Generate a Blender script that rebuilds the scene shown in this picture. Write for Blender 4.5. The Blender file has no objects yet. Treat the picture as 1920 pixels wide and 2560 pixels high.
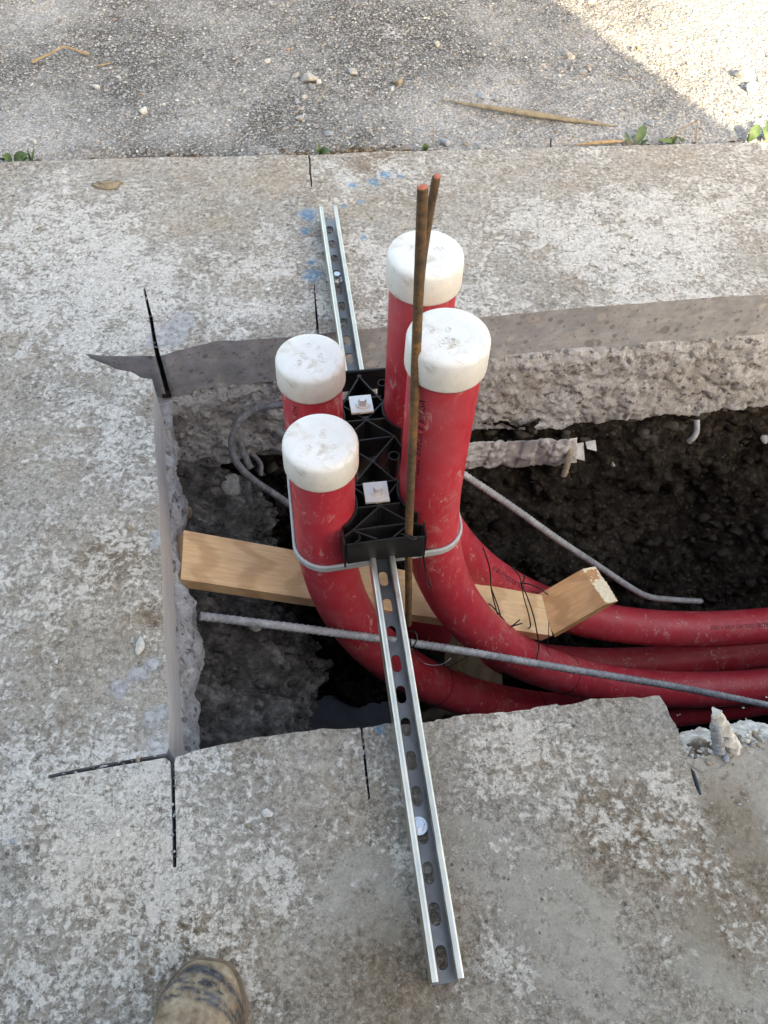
import bpy, bmesh, math, random
import numpy as np
from mathutils import Vector, Matrix
from mathutils.geometry import tessellate_polygon
random.seed(7)
scene = bpy.context.scene
# ------------------------------------------------------------------ camera, sky, sun, exposure
PITCH, ROLL, H, FOC = 0.96555, 0.049304, 1.19236, 2080.0        # camera survey: tilt, roll, height above slab, focal length (photo px)
_c, _s = math.cos(PITCH), math.sin(PITCH)
FW = np.array([0, _c, -_s]); _up = np.array([0, _s, _c]); _rt = np.array([1.0, 0, 0])
RT = math.cos(ROLL) * _rt + math.sin(ROLL) * _up
UP = -math.sin(ROLL) * _rt + math.cos(ROLL) * _up
CAM = np.array([0, 0, H])
cd = bpy.data.cameras.new('camera'); cam = bpy.data.objects.new('camera', cd); scene.collection.objects.link(cam)
m = Matrix([[RT[0], UP[0], -FW[0], 0], [RT[1], UP[1], -FW[1], 0], [RT[2], UP[2], -FW[2], H], [0, 0, 0, 1]])
cam.matrix_world = m
cd.sensor_fit = 'VERTICAL'; cd.sensor_height = 24; cd.sensor_width = 18; cd.lens = FOC / 2560 * 24
cd.clip_start = 0.02; cd.clip_end = 300
scene.camera = cam
SUNV = np.array([0.527, -0.85, 0.55]); SUNV = SUNV / np.linalg.norm(SUNV)
w = bpy.data.worlds.new('World'); scene.world = w; w.use_nodes = True
nt = w.node_tree; sky = nt.nodes.new('ShaderNodeTexSky'); sky.sky_type = 'NISHITA'; sky.sun_disc = False
sky.sun_elevation = math.asin(SUNV[2]); sky.sun_rotation = math.atan2(SUNV[0], SUNV[1])
sky.air_density = 1.0; sky.dust_density = 3.0; sky.ozone_density = 1.0
nt.links.new(sky.outputs[0], nt.nodes['Background'].inputs[0]); nt.nodes['Background'].inputs[1].default_value = 0.15
sl = bpy.data.lights.new('sun', 'SUN'); sl.energy = 3.2; sl.angle = math.radians(0.4); sl.color = (1.0, 0.93, 0.82)
sun = bpy.data.objects.new('sun', sl); scene.collection.objects.link(sun)
sun.rotation_euler = Vector(SUNV).to_track_quat('Z', 'Y').to_euler()
vs = scene.view_settings; vs.view_transform = 'Standard'; vs.look = 'None'; vs.gamma = 1; vs.use_curve_mapping = False
vs.exposure = 2.4
try:
    vs.use_white_balance = True; vs.white_balance_temperature = 8950; vs.white_balance_tint = 9
except Exception:
    pass
scene.cycles.max_bounces = 6; scene.cycles.caustics_reflective = False; scene.cycles.caustics_refractive = False

# ------------------------------------------------------------------ survey helpers
def ray(px, py): return FW + (px - 960) / FOC * RT - (py - 1280) / FOC * UP
def G(px, py, z=0.0):
    d = ray(px, py); return CAM + d * (z - H) / d[2]
SO = np.array([.101, .1395]); SD = np.array([-.1728, .985]); SR = np.array([.985, .1728])   # rail frame: origin, along, across
def S(a, p, z=0.0):
    q = SO + a * SD + p * SR; return np.array([q[0], q[1], z])
def onA(px, py, a):                        # point on the upright plane at distance a along the rail
    d = ray(px, py); t = (a - (CAM[:2] - SO) @ SD) / (d[:2] @ SD); return CAM + d * t
def g2(pts, z=0.0): return [G(x, y, z)[:2] for x, y in pts]
C = scene.collection

# ------------------------------------------------------------------ numpy noise
def _hash(ix, iy, iz, seed):
    h = (ix * 374761393 + iy * 668265263 + iz * 2147483647 + seed * 1274126177) & 0xFFFFFFFF
    h = ((h ^ (h >> 13)) * 1274126177) & 0xFFFFFFFF
    h = (h ^ (h >> 16)) & 0xFFFFFFFF
    return h / 4294967295.0
def vnoise(P, seed=0):
    P = np.asarray(P, float); I = np.floor(P).astype(np.int64); f = P - I; f = f * f * (3 - 2 * f); r = 0
    for dx in (0, 1):
        for dy in (0, 1):
            for dz in (0, 1):
                wgt = (f[:, 0] if dx else 1 - f[:, 0]) * (f[:, 1] if dy else 1 - f[:, 1]) * (f[:, 2] if dz else 1 - f[:, 2])
                r = r + wgt * _hash(I[:, 0] + dx, I[:, 1] + dy, I[:, 2] + dz, seed)
    return r * 2 - 1
def fbm(P, octs=4, seed=0, gain=.5):
    a, s, r = 1, 1.0, 0
    for o in range(octs):
        r = r + a * vnoise(np.asarray(P) * s, seed + o); a *= gain; s *= 2.03
    return r
def n1(x, y=0, z=0, octs=3, seed=0): return float(fbm(np.array([[x, y, z]]), octs, seed)[0])

# ------------------------------------------------------------------ material helper
class Mat:
    def __init__(s, name, rough=.8, metal=0.0, spec=.5):
        s.m = bpy.data.materials.new(name); s.m.use_nodes = True; s.nt = s.m.node_tree
        s.b = s.nt.nodes['Principled BSDF']; s.b.inputs['Roughness'].default_value = rough
        s.b.inputs['Metallic'].default_value = metal; s.b.inputs['Specular IOR Level'].default_value = spec
        s.co = s.nt.nodes.new('ShaderNodeTexCoord').outputs['Object']
    def L(s, a, b): s.nt.links.new(a, b)
    def map(s, scale=(1, 1, 1), co=None, rot=(0, 0, 0)):
        n = s.nt.nodes.new('ShaderNodeMapping'); s.L(co or s.co, n.inputs[0]); n.inputs['Scale'].default_value = scale; n.inputs['Rotation'].default_value = rot
        return n.outputs[0]
    def noise(s, scale, det=4, rough=.55, co=None, dist=0.0, col=False):
        n = s.nt.nodes.new('ShaderNodeTexNoise'); s.L(co or s.co, n.inputs['Vector']); n.inputs['Scale'].default_value = scale
        n.inputs['Detail'].default_value = det; n.inputs['Roughness'].default_value = rough; n.inputs['Distortion'].default_value = dist
        return n.outputs[1 if col else 0]
    def vor(s, scale, feat='F1', co=None, out='Distance', rnd=1.0):
        n = s.nt.nodes.new('ShaderNodeTexVoronoi'); n.feature = feat; s.L(co or s.co, n.inputs['Vector']); n.inputs['Scale'].default_value = scale
        n.inputs['Randomness'].default_value = rnd
        return n.outputs[out]
    def wave(s, scale, co=None, dist=0, typ='BANDS'):
        n = s.nt.nodes.new('ShaderNodeTexWave'); n.wave_type = typ; s.L(co or s.co, n.inputs['Vector']); n.inputs['Scale'].default_value = scale; n.inputs['Distortion'].default_value = dist
        n.inputs['Detail'].default_value = 3
        return n.outputs[1]
    def ramp(s, f, stops):
        n = s.nt.nodes.new('ShaderNodeValToRGB'); s.L(f, n.inputs[0]); cr = n.color_ramp
        while len(cr.elements) < len(stops): cr.elements.new(.5)
        for e, (p, c) in zip(cr.elements, stops):
            e.position = p; e.color = (c, c, c, 1) if isinstance(c, (int, float)) else (*c, 1)
        return n.outputs[0]
    def _in(s, v, sock):
        if isinstance(v, (int, float)): sock.default_value = v if sock.type == 'VALUE' else (v, v, v, 1)
        elif isinstance(v, tuple): sock.default_value = (*v, 1)
        else: s.L(v, sock)
    def mix(s, f, a, b, blend='MIX'):
        n = s.nt.nodes.new('ShaderNodeMix'); n.data_type = 'RGBA'; n.blend_type = blend
        s._in(f, n.inputs[0]); s._in(a, n.inputs[6]); s._in(b, n.inputs[7]); return n.outputs[2]
    def math(s, op, a, b=0.0, c=None, clamp=False):
        n = s.nt.nodes.new('ShaderNodeMath'); n.operation = op; n.use_clamp = clamp
        s._in(a, n.inputs[0]); s._in(b, n.inputs[1])
        if c is not None: s._in(c, n.inputs[2])
        return n.outputs[0]
    def attr(s, name):
        n = s.nt.nodes.new('ShaderNodeAttribute'); n.attribute_name = name; return n
    def bump(s, hgt, strength=.5, dist=.002, nrm=None):
        n = s.nt.nodes.new('ShaderNodeBump'); n.inputs['Strength'].default_value = strength; n.inputs['Distance'].default_value = dist
        s.L(hgt, n.inputs['Height'])
        if nrm is not None: s.L(nrm, n.inputs['Normal'])
        return n.outputs[0]
    def blobs(s, pts, warp=.03, wscale=25, soft=.5):     # union of warped round patches (x, y, r)
        wn = s.noise(wscale, 5, .65, col=True)
        v = s.nt.nodes.new('ShaderNodeVectorMath'); v.operation = 'MULTIPLY_ADD'
        s.L(wn, v.inputs[0]); v.inputs[1].default_value = (warp * 2,) * 3; v.inputs[2].default_value = (-warp,) * 3
        v2 = s.nt.nodes.new('ShaderNodeVectorMath'); s.L(v.outputs[0], v2.inputs[0]); s.L(s.co, v2.inputs[1])
        r = None
        for x, y, rad in pts:
            d = s.nt.nodes.new('ShaderNodeVectorMath'); d.operation = 'DISTANCE'; s.L(v2.outputs[0], d.inputs[0]); d.inputs[1].default_value = (x, y, 0)
            q = s.math('MULTIPLY_ADD', d.outputs['Value'], -1.0 / (rad * soft), 1.0 / soft, clamp=True)
            r = q if r is None else s.math('MAXIMUM', r, q)
        return r
    def out(s, col=None, rough=None, nrm=None, metal=None):
        if col is not None: s._in(col, s.b.inputs['Base Color'])
        if rough is not None: s._in(rough, s.b.inputs['Roughness'])
        if metal is not None: s._in(metal, s.b.inputs['Metallic'])
        if nrm is not None: s.L(nrm, s.b.inputs['Normal'])
        return s.m
def wp(px, py, r, z=0.0):
    g = G(px, py, z); return (float(g[0]), float(g[1]), r)

# ---- concrete slab top
def make_concrete():
    M = Mat('weathered_concrete', .92, spec=.25)
    big = M.noise(2.6, 4, .6); mid = M.noise(17, 6, .7, dist=.3); fine = M.noise(120, 6, .78); grit = M.noise(520, 3, .8); fl = M.noise(60, 5, .75, dist=.5)
    tint = M.noise(5.5, 5, .6)
    base = M.ramp(M.math('ADD', M.math('MULTIPLY', fine, .5), M.math('MULTIPLY_ADD', grit, .25, M.math('MULTIPLY', fl, .25))), [(.36, (.19, .17, .15)), (.45, (.38, .355, .325)), (.53, (.52, .495, .46)), (.63, (.70, .68, .65))])
    base = M.mix(M.ramp(tint, [(.42, 0), (.66, .8)]), base, (.90, .80, .69), 'MULTIPLY')
    base = M.mix(M.ramp(M.noise(9, 5, .6), [(.45, 0), (.62, .5)]), base, (.66, .63, .60), 'MULTIPLY')
    warm = M.blobs([wp(1500, 1800, .20), wp(1240, 1950, .18), wp(1650, 2350, .25), wp(1850, 2150, .2), wp(1000, 2520, .2)], .05, 9, .8)
    clump = M.math('ADD', M.math('MULTIPLY', mid, .40), M.math('ADD', M.math('MULTIPLY', fl, .38), M.math('MULTIPLY', fine, .40)))
    clump = M.math('ADD', clump, M.math('MULTIPLY', M.math('SUBTRACT', big, .5), .45))
    dens = M.blobs([wp(1500, 640, .35), wp(1150, 720, .25), wp(1650, 560, .3), wp(300, 760, .25), wp(150, 620, .3), wp(640, 760, .2), wp(900, 620, .12), wp(1250, 2450, .09), wp(1330, 1900, .12), wp(1640, 1990, .07), wp(640, 2180, .14), wp(1000, 2160, .05), wp(480, 2100, .12), wp(200, 1500, .2), wp(300, 2000, .2)], .06, 8, .9)
    clump = M.math('ADD', clump, M.math('MULTIPLY', dens, .075))
    clump = M.math('SUBTRACT', clump, M.math('MULTIPLY', warm, .02))
    wm = M.math('MAXIMUM', M.ramp(clump, [(.606, 0), (.636, 1.0)]), M.ramp(clump, [(.53, 0), (.66, .50)]))
    wm = M.math('MULTIPLY', wm, M.ramp(M.noise(150, 4, .8), [(.36, .5), (.47, 1)]))
    wcol = M.ramp(M.math('MULTIPLY_ADD', grit, .5, M.math('MULTIPLY', fine, .5)), [(.36, (.50, .485, .46)), (.5, (.70, .685, .66)), (.62, (.82, .81, .79))])
    col = M.mix(wm, base, wcol)
    wv = M.noise(70, 4, .7, col=True); v = M.nt.nodes.new('ShaderNodeVectorMath'); v.operation = 'MULTIPLY_ADD'; M.L(wv, v.inputs[0]); v.inputs[1].default_value = (.012, .012, .012); M.L(M.co, v.inputs[2]); wc = v.outputs[0]
    c1 = M.vor(150, out='Color', co=wc); c2 = M.vor(330, out='Color', co=wc); e1 = M.vor(150, 'DISTANCE_TO_EDGE', co=wc)
    g1 = M.ramp(c1, [(.08, .45), (.30, .92), (.75, 1.04), (.93, 1.25)]); g2_ = M.ramp(c2, [(.08, .50), (.30, .92), (.75, 1.04), (.95, 1.2)])
    gate = M.math('MULTIPLY', M.ramp(M.noise(6, 5, .65), [(.36, .35), (.6, 1)]), M.math('MULTIPLY_ADD', wm, -.45, 1.0))
    col = M.mix(gate, col, M.mix(1.0, M.mix(1.0, col, g1, 'MULTIPLY'), g2_, 'MULTIPLY'))
    crev = M.math('MULTIPLY', M.ramp(e1, [(.02, 1), (.10, 0)]), M.ramp(M.noise(38, 4, .7), [(.46, 0), (.58, .6)]))  # shade in the gaps between grains, painted as dark lines
    col = M.mix(crev, col, (.13, .115, .10))
    wz = M.blobs([wp(1500, 2150, .34), wp(1800, 2400, .35), wp(1100, 2500, .3), wp(1700, 2000, .2), wp(600, 2400, .25), wp(1300, 1900, .2), wp(850, 2050, .2), wp(300, 1500, .25), wp(250, 2250, .2)], .12, 5, .9)
    col = M.mix(M.math('MULTIPLY', wz, .9), col, (1.0, .92, .83), 'MULTIPLY')
    # smooth washed mortar skins
    skin = M.blobs([wp(1400, 2340, .085), wp(1480, 2450, .05), wp(1880, 2010, .085), wp(1900, 1930, .06), wp(1330, 2230, .05), wp(900, 2250, .06), wp(1800, 2380, .06), wp(1180, 2120, .05), wp(1880, 2500, .04)], .06, 15, .12)
    skin = M.math('MULTIPLY', skin, M.ramp(M.noise(26, 5, .7), [(.40, 0), (.50, .75)]))
    col = M.mix(skin, col, M.ramp(M.noise(40, 5, .7), [(.35, (.41, .375, .32)), (.65, (.56, .515, .45))]))
    sp = M.blobs([wp(425, 835, .042), wp(455, 800, .03), wp(392, 850, .03), wp(385, 1660, .016), wp(345, 1690, .018), wp(390, 1790, .02), wp(400, 1860, .02), wp(392, 1350, .018), wp(300, 1720, .016)], .022, 38, .25)
    sp = M.math('MULTIPLY', sp, M.ramp(M.noise(80, 5, .7), [(.36, .2), (.48, .9)]))
    col = M.mix(sp, col, M.ramp(M.noise(70, 4, .6), [(.35, (.40, .41, .44)), (.6, (.62, .63, .66))]))
    brn = M.blobs([wp(1560, 2080, .09), wp(1800, 2080, .08), wp(1480, 2030, .06), wp(370, 1540, .03), wp(1850, 2240, .12), wp(480, 2420, .09), wp(950, 2480, .12), wp(940, 400, .09), wp(400, 1000, .05), wp(280, 1400, .08)], .05, 10, .6)
    col = M.mix(M.math('MULTIPLY', brn, M.math('SUBTRACT', 1.0, wm)), col, (.70, .63, .56), 'MULTIPLY')
    # blue marking paint
    bl = M.blobs([wp(768, 535, .030), wp(766, 575, .018), wp(776, 655, .016), wp(784, 690, .030), wp(762, 695, .012), wp(965, 435, .022), wp(935, 455, .018), wp(880, 465, .016), wp(905, 505, .012), wp(860, 515, .012), wp(905, 590, .012), wp(1000, 440, .012), wp(955, 1822, .012), wp(840, 560, .01)], .022, 32, .7)
    bl2 = M.math('MULTIPLY', bl, M.ramp(M.noise(110, 5, .7), [(.36, .15), (.55, .95)]))
    col = M.mix(M.math('MULTIPLY', bl2, .95), col, (.075, .30, .56))
    # dark pores and grit
    pore = M.ramp(M.vor(70), [(.0, 1), (.13, 1), (.2, 0)])
    pm = M.math('MULTIPLY', pore, M.ramp(M.noise(30, 2), [(.55, 0), (.62, 1)]))
    col = M.mix(M.math('MULTIPLY', pm, .65), col, (.09, .08, .07))
    h0 = M.math('MULTIPLY', M.math('ADD', c1, c2), .35)
    h = M.math('ADD', M.math('ADD', h0, M.math('MULTIPLY', wm, .35)), M.math('ADD', M.math('MULTIPLY', fine, .9), M.math('MULTIPLY', grit, .45)))
    h = M.math('SUBTRACT', h, M.math('MULTIPLY', pm, .8))
    h = M.math('SUBTRACT', h, M.math('MULTIPLY', sp, .9))
    return M.out(col, None, M.bump(h, 1.0, .0055))
MC = make_concrete()
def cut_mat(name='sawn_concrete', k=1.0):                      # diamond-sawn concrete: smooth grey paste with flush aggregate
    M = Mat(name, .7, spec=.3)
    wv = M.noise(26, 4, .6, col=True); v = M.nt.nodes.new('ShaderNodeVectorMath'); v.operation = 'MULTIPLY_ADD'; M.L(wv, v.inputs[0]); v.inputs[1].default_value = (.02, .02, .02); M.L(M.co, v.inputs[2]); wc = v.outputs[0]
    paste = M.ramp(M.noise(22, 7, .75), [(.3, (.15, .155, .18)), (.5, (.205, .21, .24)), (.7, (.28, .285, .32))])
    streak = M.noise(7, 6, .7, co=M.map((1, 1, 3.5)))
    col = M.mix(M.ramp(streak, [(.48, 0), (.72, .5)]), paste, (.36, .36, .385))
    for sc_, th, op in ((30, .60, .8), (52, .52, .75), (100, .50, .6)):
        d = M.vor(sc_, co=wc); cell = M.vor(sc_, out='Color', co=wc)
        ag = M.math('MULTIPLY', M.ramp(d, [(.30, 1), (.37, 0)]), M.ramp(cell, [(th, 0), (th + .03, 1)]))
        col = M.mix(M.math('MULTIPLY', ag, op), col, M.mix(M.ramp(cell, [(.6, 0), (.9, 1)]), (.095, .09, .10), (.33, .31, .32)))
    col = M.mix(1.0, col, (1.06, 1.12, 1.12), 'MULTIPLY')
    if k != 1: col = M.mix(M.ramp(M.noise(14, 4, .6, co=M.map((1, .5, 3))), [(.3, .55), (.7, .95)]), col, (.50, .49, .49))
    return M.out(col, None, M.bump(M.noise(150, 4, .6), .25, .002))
MCUT = cut_mat(); MCUTL = cut_mat('pale_sawn_concrete', 2)  # second one is a paler grey copy for the left face
def broken_mat(name='broken_concrete', k=1.0):
    M = Mat(name, .95, spec=.15)
    wv = M.noise(30, 4, .6, col=True); v = M.nt.nodes.new('ShaderNodeVectorMath'); v.operation = 'MULTIPLY_ADD'; M.L(wv, v.inputs[0]); v.inputs[1].default_value = (.03, .03, .03); M.L(M.co, v.inputs[2]); wc = v.outputs[0]
    n = M.noise(42, 8, .8, dist=.4); f = M.noise(190, 4, .8)
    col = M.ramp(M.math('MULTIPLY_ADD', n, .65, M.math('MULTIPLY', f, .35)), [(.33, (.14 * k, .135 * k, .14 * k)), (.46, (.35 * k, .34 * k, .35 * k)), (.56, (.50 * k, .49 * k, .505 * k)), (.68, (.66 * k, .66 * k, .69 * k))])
    col = M.mix(M.ramp(M.noise(5, 4, .6), [(.45, 0), (.70, .45)]), col, (.34, .30, .28))
    hgt = M.math('MULTIPLY_ADD', n, 1.0, M.math('MULTIPLY', f, .5))
    for sc_, th, op in ((46, .70, .8), (85, .62, .75)):
        d = M.vor(sc_, co=wc); cell = M.vor(sc_, out='Color', co=wc)
        ag = M.math('MULTIPLY', M.ramp(d, [(.28, 1), (.38, 0)]), M.ramp(cell, [(th, 0), (th + .03, 1)]))
        col = M.mix(M.math('MULTIPLY', ag, op), col, M.mix(M.ramp(cell, [(.6, 0), (.95, 1)]), (.075, .07, .075), (.24, .23, .235)))
        hgt = M.math('ADD', hgt, M.math('MULTIPLY', ag, .35))
    col = M.mix(1.0, col, (1.02, 1.08, 1.12), 'MULTIPLY')
    return M.out(col, None, M.bump(hgt, 1.0, .010))
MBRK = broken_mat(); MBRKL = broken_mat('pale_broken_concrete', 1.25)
def soil_mat(name, a, b, c, sc=1.0):
    M = Mat(name, 1.0, spec=.04)
    n = M.noise(38 * sc, 7, .72); d = M.vor(55 * sc, out='Distance'); cell = M.vor(55 * sc, out='Color')
    col = M.ramp(n, [(.32, a), (.52, b), (.7, c)])
    sm = M.math('MULTIPLY', M.ramp(d, [(.28, 1), (.36, 0)]), M.ramp(cell, [(.62, 0), (.66, 1)]))
    col = M.mix(M.math('MULTIPLY', sm, .4), col, M.mix(cell, (.05, .048, .045), (.11, .105, .10)))
    col = M.mix(M.ramp(M.noise(4.5, 4, .6), [(.42, 0), (.62, .75)]), col, (.45, .45, .47), 'MULTIPLY')
    return M.out(col, None, M.bump(M.math('ADD', n, M.math('MULTIPLY', d, -.7)), 1.0, .012))
MSOIL = soil_mat('dark_soil', (.009, .008, .0075), (.028, .025, .022), (.072, .065, .057))
MRUB = soil_mat('rubble_soil', (.03, .03, .03), (.13, .128, .127), (.32, .315, .31), .8)
def asphalt_mat():
    M = Mat('worn_asphalt', .9, spec=.3)
    big = M.noise(2.2, 4, .6); tint = M.noise(7, 4, .6)
    wv = M.noise(60, 3, .6, col=True); v = M.nt.nodes.new('ShaderNodeVectorMath'); v.operation = 'MULTIPLY_ADD'; M.L(wv, v.inputs[0]); v.inputs[1].default_value = (.010,) * 3; M.L(M.co, v.inputs[2]); wc = v.outputs[0]
    d = M.vor(95, out='Distance', co=wc); cell = M.vor(95, out='Color', co=wc); d2 = M.vor(200, out='Distance', co=wc); cell2 = M.vor(200, out='Color', co=wc)
    sc1 = M.ramp(cell, [(.15, (.11, .11, .11)), (.5, (.25, .25, .245)), (.8, (.38, .378, .37)), (.97, (.60, .595, .585))])
    sc2 = M.ramp(cell2, [(.1, (.09, .088, .084)), (.6, (.25, .24, .23)), (.95, (.42, .41, .39))])
    col = M.mix(M.ramp(d, [(.30, 1), (.42, 0)]), M.mix(M.ramp(d2, [(.33, 1), (.45, 0)]), (.035, .033, .03), sc2), sc1)
    dust = M.math('ADD', M.math('MULTIPLY', big, .55), M.math('MULTIPLY', M.noise(30, 6, .7), .45))
    near = M.blobs([wp(1500, 330, .35, -.02), wp(1150, 330, .3, -.02), wp(1850, 300, .4, -.02), wp(1250, 260, .2, -.02), wp(100, 330, .25, -.02), wp(500, 300, .2, -.02), wp(1850, 80, .55, -.02), wp(100, 60, .2, -.02)], .1, 4, .8)
    dm = M.ramp(M.math('ADD', dust, M.math('MULTIPLY', near, .16)), [(.44, .08), (.70, .8)])
    col = M.mix(dm, col, M.ramp(M.noise(160, 4, .7), [(.36, (.21, .208, .20)), (.5, (.38, .375, .365)), (.64, (.58, .575, .565))]))
    brn = M.ramp(tint, [(.5, 0), (.7, .5)])
    col = M.mix(brn, col, (.90, .90, .88), 'MULTIPLY')
    wh = M.blobs([wp(985, 85, .05, -.02), wp(240, 40, .03, -.02)], .05, 30, .8)
    col = M.mix(M.math('MULTIPLY', wh, M.ramp(M.noise(90, 4, .7), [(.48, 0), (.55, .9)])), col, (.62, .62, .62))
    cr = M.ramp(M.vor(3.1, 'DISTANCE_TO_EDGE', co=M.noise(6, 3, col=True)), [(.0, 1), (.006, 0)])
    col = M.mix(.85, col, col)
    h = M.math('ADD', M.math('MULTIPLY', d, -1.0), M.math('MULTIPLY', d2, -.5))
    return M.out(col, None, M.bump(h, .9, .005))
MASP = asphalt_mat()
def simple(name, col, rough=.6, metal=0.0, spec=.5, var=.15, nscale=60, bump=0.0, bscale=None, dk=None):
    M = Mat(name, rough, metal, spec)
    c = M.mix(M.ramp(M.noise(nscale, 5, .65), [(.3, 0), (.7, 1)]), tuple(x * (1 - var) for x in col), tuple(min(1, x * (1 + var)) for x in col))
    return M.out(c, None, M.bump(M.noise(bscale or nscale * 3, 4, .6), bump, .002) if bump else None)
def red_mat():
    M = Mat('red_pvc', .42, spec=.45)
    n = M.noise(9, 3); col = M.mix(M.ramp(n, [(.3, 0), (.7, 1)]), (.38, .017, .032), (.46, .024, .042))
    sc = M.math('MULTIPLY', M.ramp(M.noise(55, 7, .75, co=M.map((1, 1, .35)), dist=1.6), [(.57, 0), (.63, 1)]), M.ramp(M.noise(7, 3), [(.40, 0), (.56, 1)]))
    dust = M.ramp(M.math('MULTIPLY_ADD', M.noise(22, 5, .7), .6, M.math('MULTIPLY', M.noise(4, 3), .4)), [(.44, .02), (.72, .24)])
    col = M.mix(dust, col, (.46, .24, .26))
    col = M.mix(M.math('MULTIPLY', sc, .6), col, (.60, .44, .40))
    smear = M.math('MULTIPLY', M.ramp(M.noise(30, 6, .7, dist=1.0), [(.55, 0), (.64, 1)]), M.ramp(M.noise(3.5, 2), [(.48, 0), (.60, 1)]))
    col = M.mix(M.math('MULTIPLY', smear, .35), col, (.40, .29, .22))
    fine = M.ramp(M.noise(240, 3, .7, co=M.map((1, 1, .15))), [(.66, 0), (.74, .35)])
    col = M.mix(fine, col, (.52, .25, .25))
    return M.out(col, M.ramp(M.noise(30, 4), [(.3, .36), (.7, .55)]), M.bump(M.noise(6, 2), .1, .004))
MRED = red_mat()
def cap_mat():
    M = Mat('white_pvc_cap', .42, spec=.4)
    sep = M.nt.nodes.new('ShaderNodeSeparateXYZ'); M.L(M.co, sep.inputs[0])
    side = M.ramp(sep.outputs[2], [(0.0, 1), (.001, 1), (.002, 0)])      # local z: top is 0, side below
    col = M.mix(M.ramp(M.noise(14, 4), [(.3, 0), (.7, 1)]), (.62, .64, .645), (.74, .745, .74))
    n = M.noise(34, 7, .78, dist=.6)
    oi = M.nt.nodes.new('ShaderNodeObjectInfo')
    dirt = M.math('MULTIPLY', M.ramp(n, [(.50, 0), (.62, 1)]), M.ramp(M.noise(13, 3), [(.42, 0), (.60, 1)]))
    lowz = M.math('MULTIPLY_ADD', sep.outputs[2], -30.0, .12, clamp=True)
    col = M.mix(M.math('MULTIPLY', dirt, M.math('MULTIPLY', lowz, .95)), col, (.33, .25, .16))
    col = M.mix(M.math('MULTIPLY', lowz, .55), col, (.66, .60, .52))
    spk = M.ramp(M.noise(180, 4, .75), [(.70, 0), (.76, .6)])
    col = M.mix(spk, col, (.38, .32, .24))
    col = M.mix(M.ramp(M.noise(50, 6, .75), [(.45, 0), (.7, .45)]), col, (.50, .51, .50))
    col = M.mix(M.math('MULTIPLY', dirt, .6), col, (.42, .37, .29))
    return M.out(col, None, M.bump(M.noise(60, 3), .06, .002))
MCAP = cap_mat()
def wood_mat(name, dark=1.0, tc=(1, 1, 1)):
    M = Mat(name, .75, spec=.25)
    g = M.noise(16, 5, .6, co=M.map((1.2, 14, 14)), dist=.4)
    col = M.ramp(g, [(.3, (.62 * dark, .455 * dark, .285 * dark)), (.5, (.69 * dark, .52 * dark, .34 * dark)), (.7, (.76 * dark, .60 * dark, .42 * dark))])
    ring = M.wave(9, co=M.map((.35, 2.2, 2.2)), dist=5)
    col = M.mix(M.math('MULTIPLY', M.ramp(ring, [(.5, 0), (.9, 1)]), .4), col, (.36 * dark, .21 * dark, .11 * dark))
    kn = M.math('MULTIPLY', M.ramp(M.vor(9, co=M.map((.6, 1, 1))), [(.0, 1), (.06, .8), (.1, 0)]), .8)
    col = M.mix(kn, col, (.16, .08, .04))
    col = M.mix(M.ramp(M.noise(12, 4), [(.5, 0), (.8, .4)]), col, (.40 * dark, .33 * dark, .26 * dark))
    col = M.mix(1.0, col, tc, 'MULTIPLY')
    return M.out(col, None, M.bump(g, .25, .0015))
MWOOD = wood_mat('pine_lumber', 1.0, (1.0, .90, .80)); MWOOD2 = wood_mat('pine_lumber_orange', .86, (1.0, .76, .58)); MWOODD = wood_mat('dark_lumber', .42)  # last one is the pine colour darkened throughout
MSPL = simple('splintered_pine_end', (.72, .64, .48), .9, var=.2, nscale=160, bump=.5, bscale=300)
def steel_mat(name, tintc, rough=.28):
    M = Mat(name, rough, 1.0)
    col = M.mix(M.ramp(M.noise(28, 5, .65), [(.3, 0), (.7, 1)]), tuple(x * .78 for x in tintc), tintc)
    st = M.noise(40, 4, .6, co=M.map((1, 1, 1)))
    return M.out(col, M.ramp(M.noise(24, 6, .7), [(.3, rough * .7), (.7, rough * 1.7)]), M.bump(M.noise(260, 3), .08, .001))
MST = steel_mat('galvanised_steel', (.24, .24, .245), .36)
MRAIL = steel_mat('sky_lit_rail_lip', (.72, .68, .59), .3)  # brighter copy of the rail steel, reflected sky put into its colour
MZN = steel_mat('zinc_plate', (.80, .80, .79), .55)
MBOLT = steel_mat('zinc_bolt', (.70, .74, .80), .18)
def rebar_mat(name, a, b, c, rough=.7, metal=.2):
    M = Mat(name, rough, metal)
    n = M.noise(70, 6, .7, co=M.map((1, 1, 1))); n2 = M.noise(9, 3)
    col = M.ramp(M.math('MULTIPLY_ADD', n, .6, M.math('MULTIPLY', n2, .4)), [(.34, a), (.5, b), (.66, c)])
    return M.out(col, None, M.bump(n, .4, .001))
MGREYD = rebar_mat('shaded_rebar', (.07, .07, .08), (.15, .155, .17), (.30, .30, .31), .75, .1)  # darker copy of the grey bars, shade under the slab put into the colour
MRUST = rebar_mat('rusty_rebar', (.035, .022, .014), (.105, .06, .028), (.23, .105, .028), .8, .1)
MCUTR = simple('fresh_rust_cut', (.42, .13, .085), .8, var=.3, nscale=300)
MGREY = rebar_mat('dusty_rebar', (.12, .125, .14), (.27, .28, .30), (.44, .445, .455), .65, .1)
MBLK = simple('black_plastic', (.012, .012, .013), .42, spec=.35, var=.4, nscale=50, bump=.1)
MBLKP = simple('scuffed_black_plastic', (.011, .011, .012), .55, spec=.3, var=.6, nscale=24, bump=.1)
MSTRAP = simple('grey_strap_pvc', (.34, .36, .375), .45, var=.12, nscale=40)
MWIRE = simple('black_tie_wire', (.03, .028, .027), .45, metal=.6)
MWIREG = simple('galvanised_tie_wire', (.32, .33, .35), .4, metal=.8)
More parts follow.
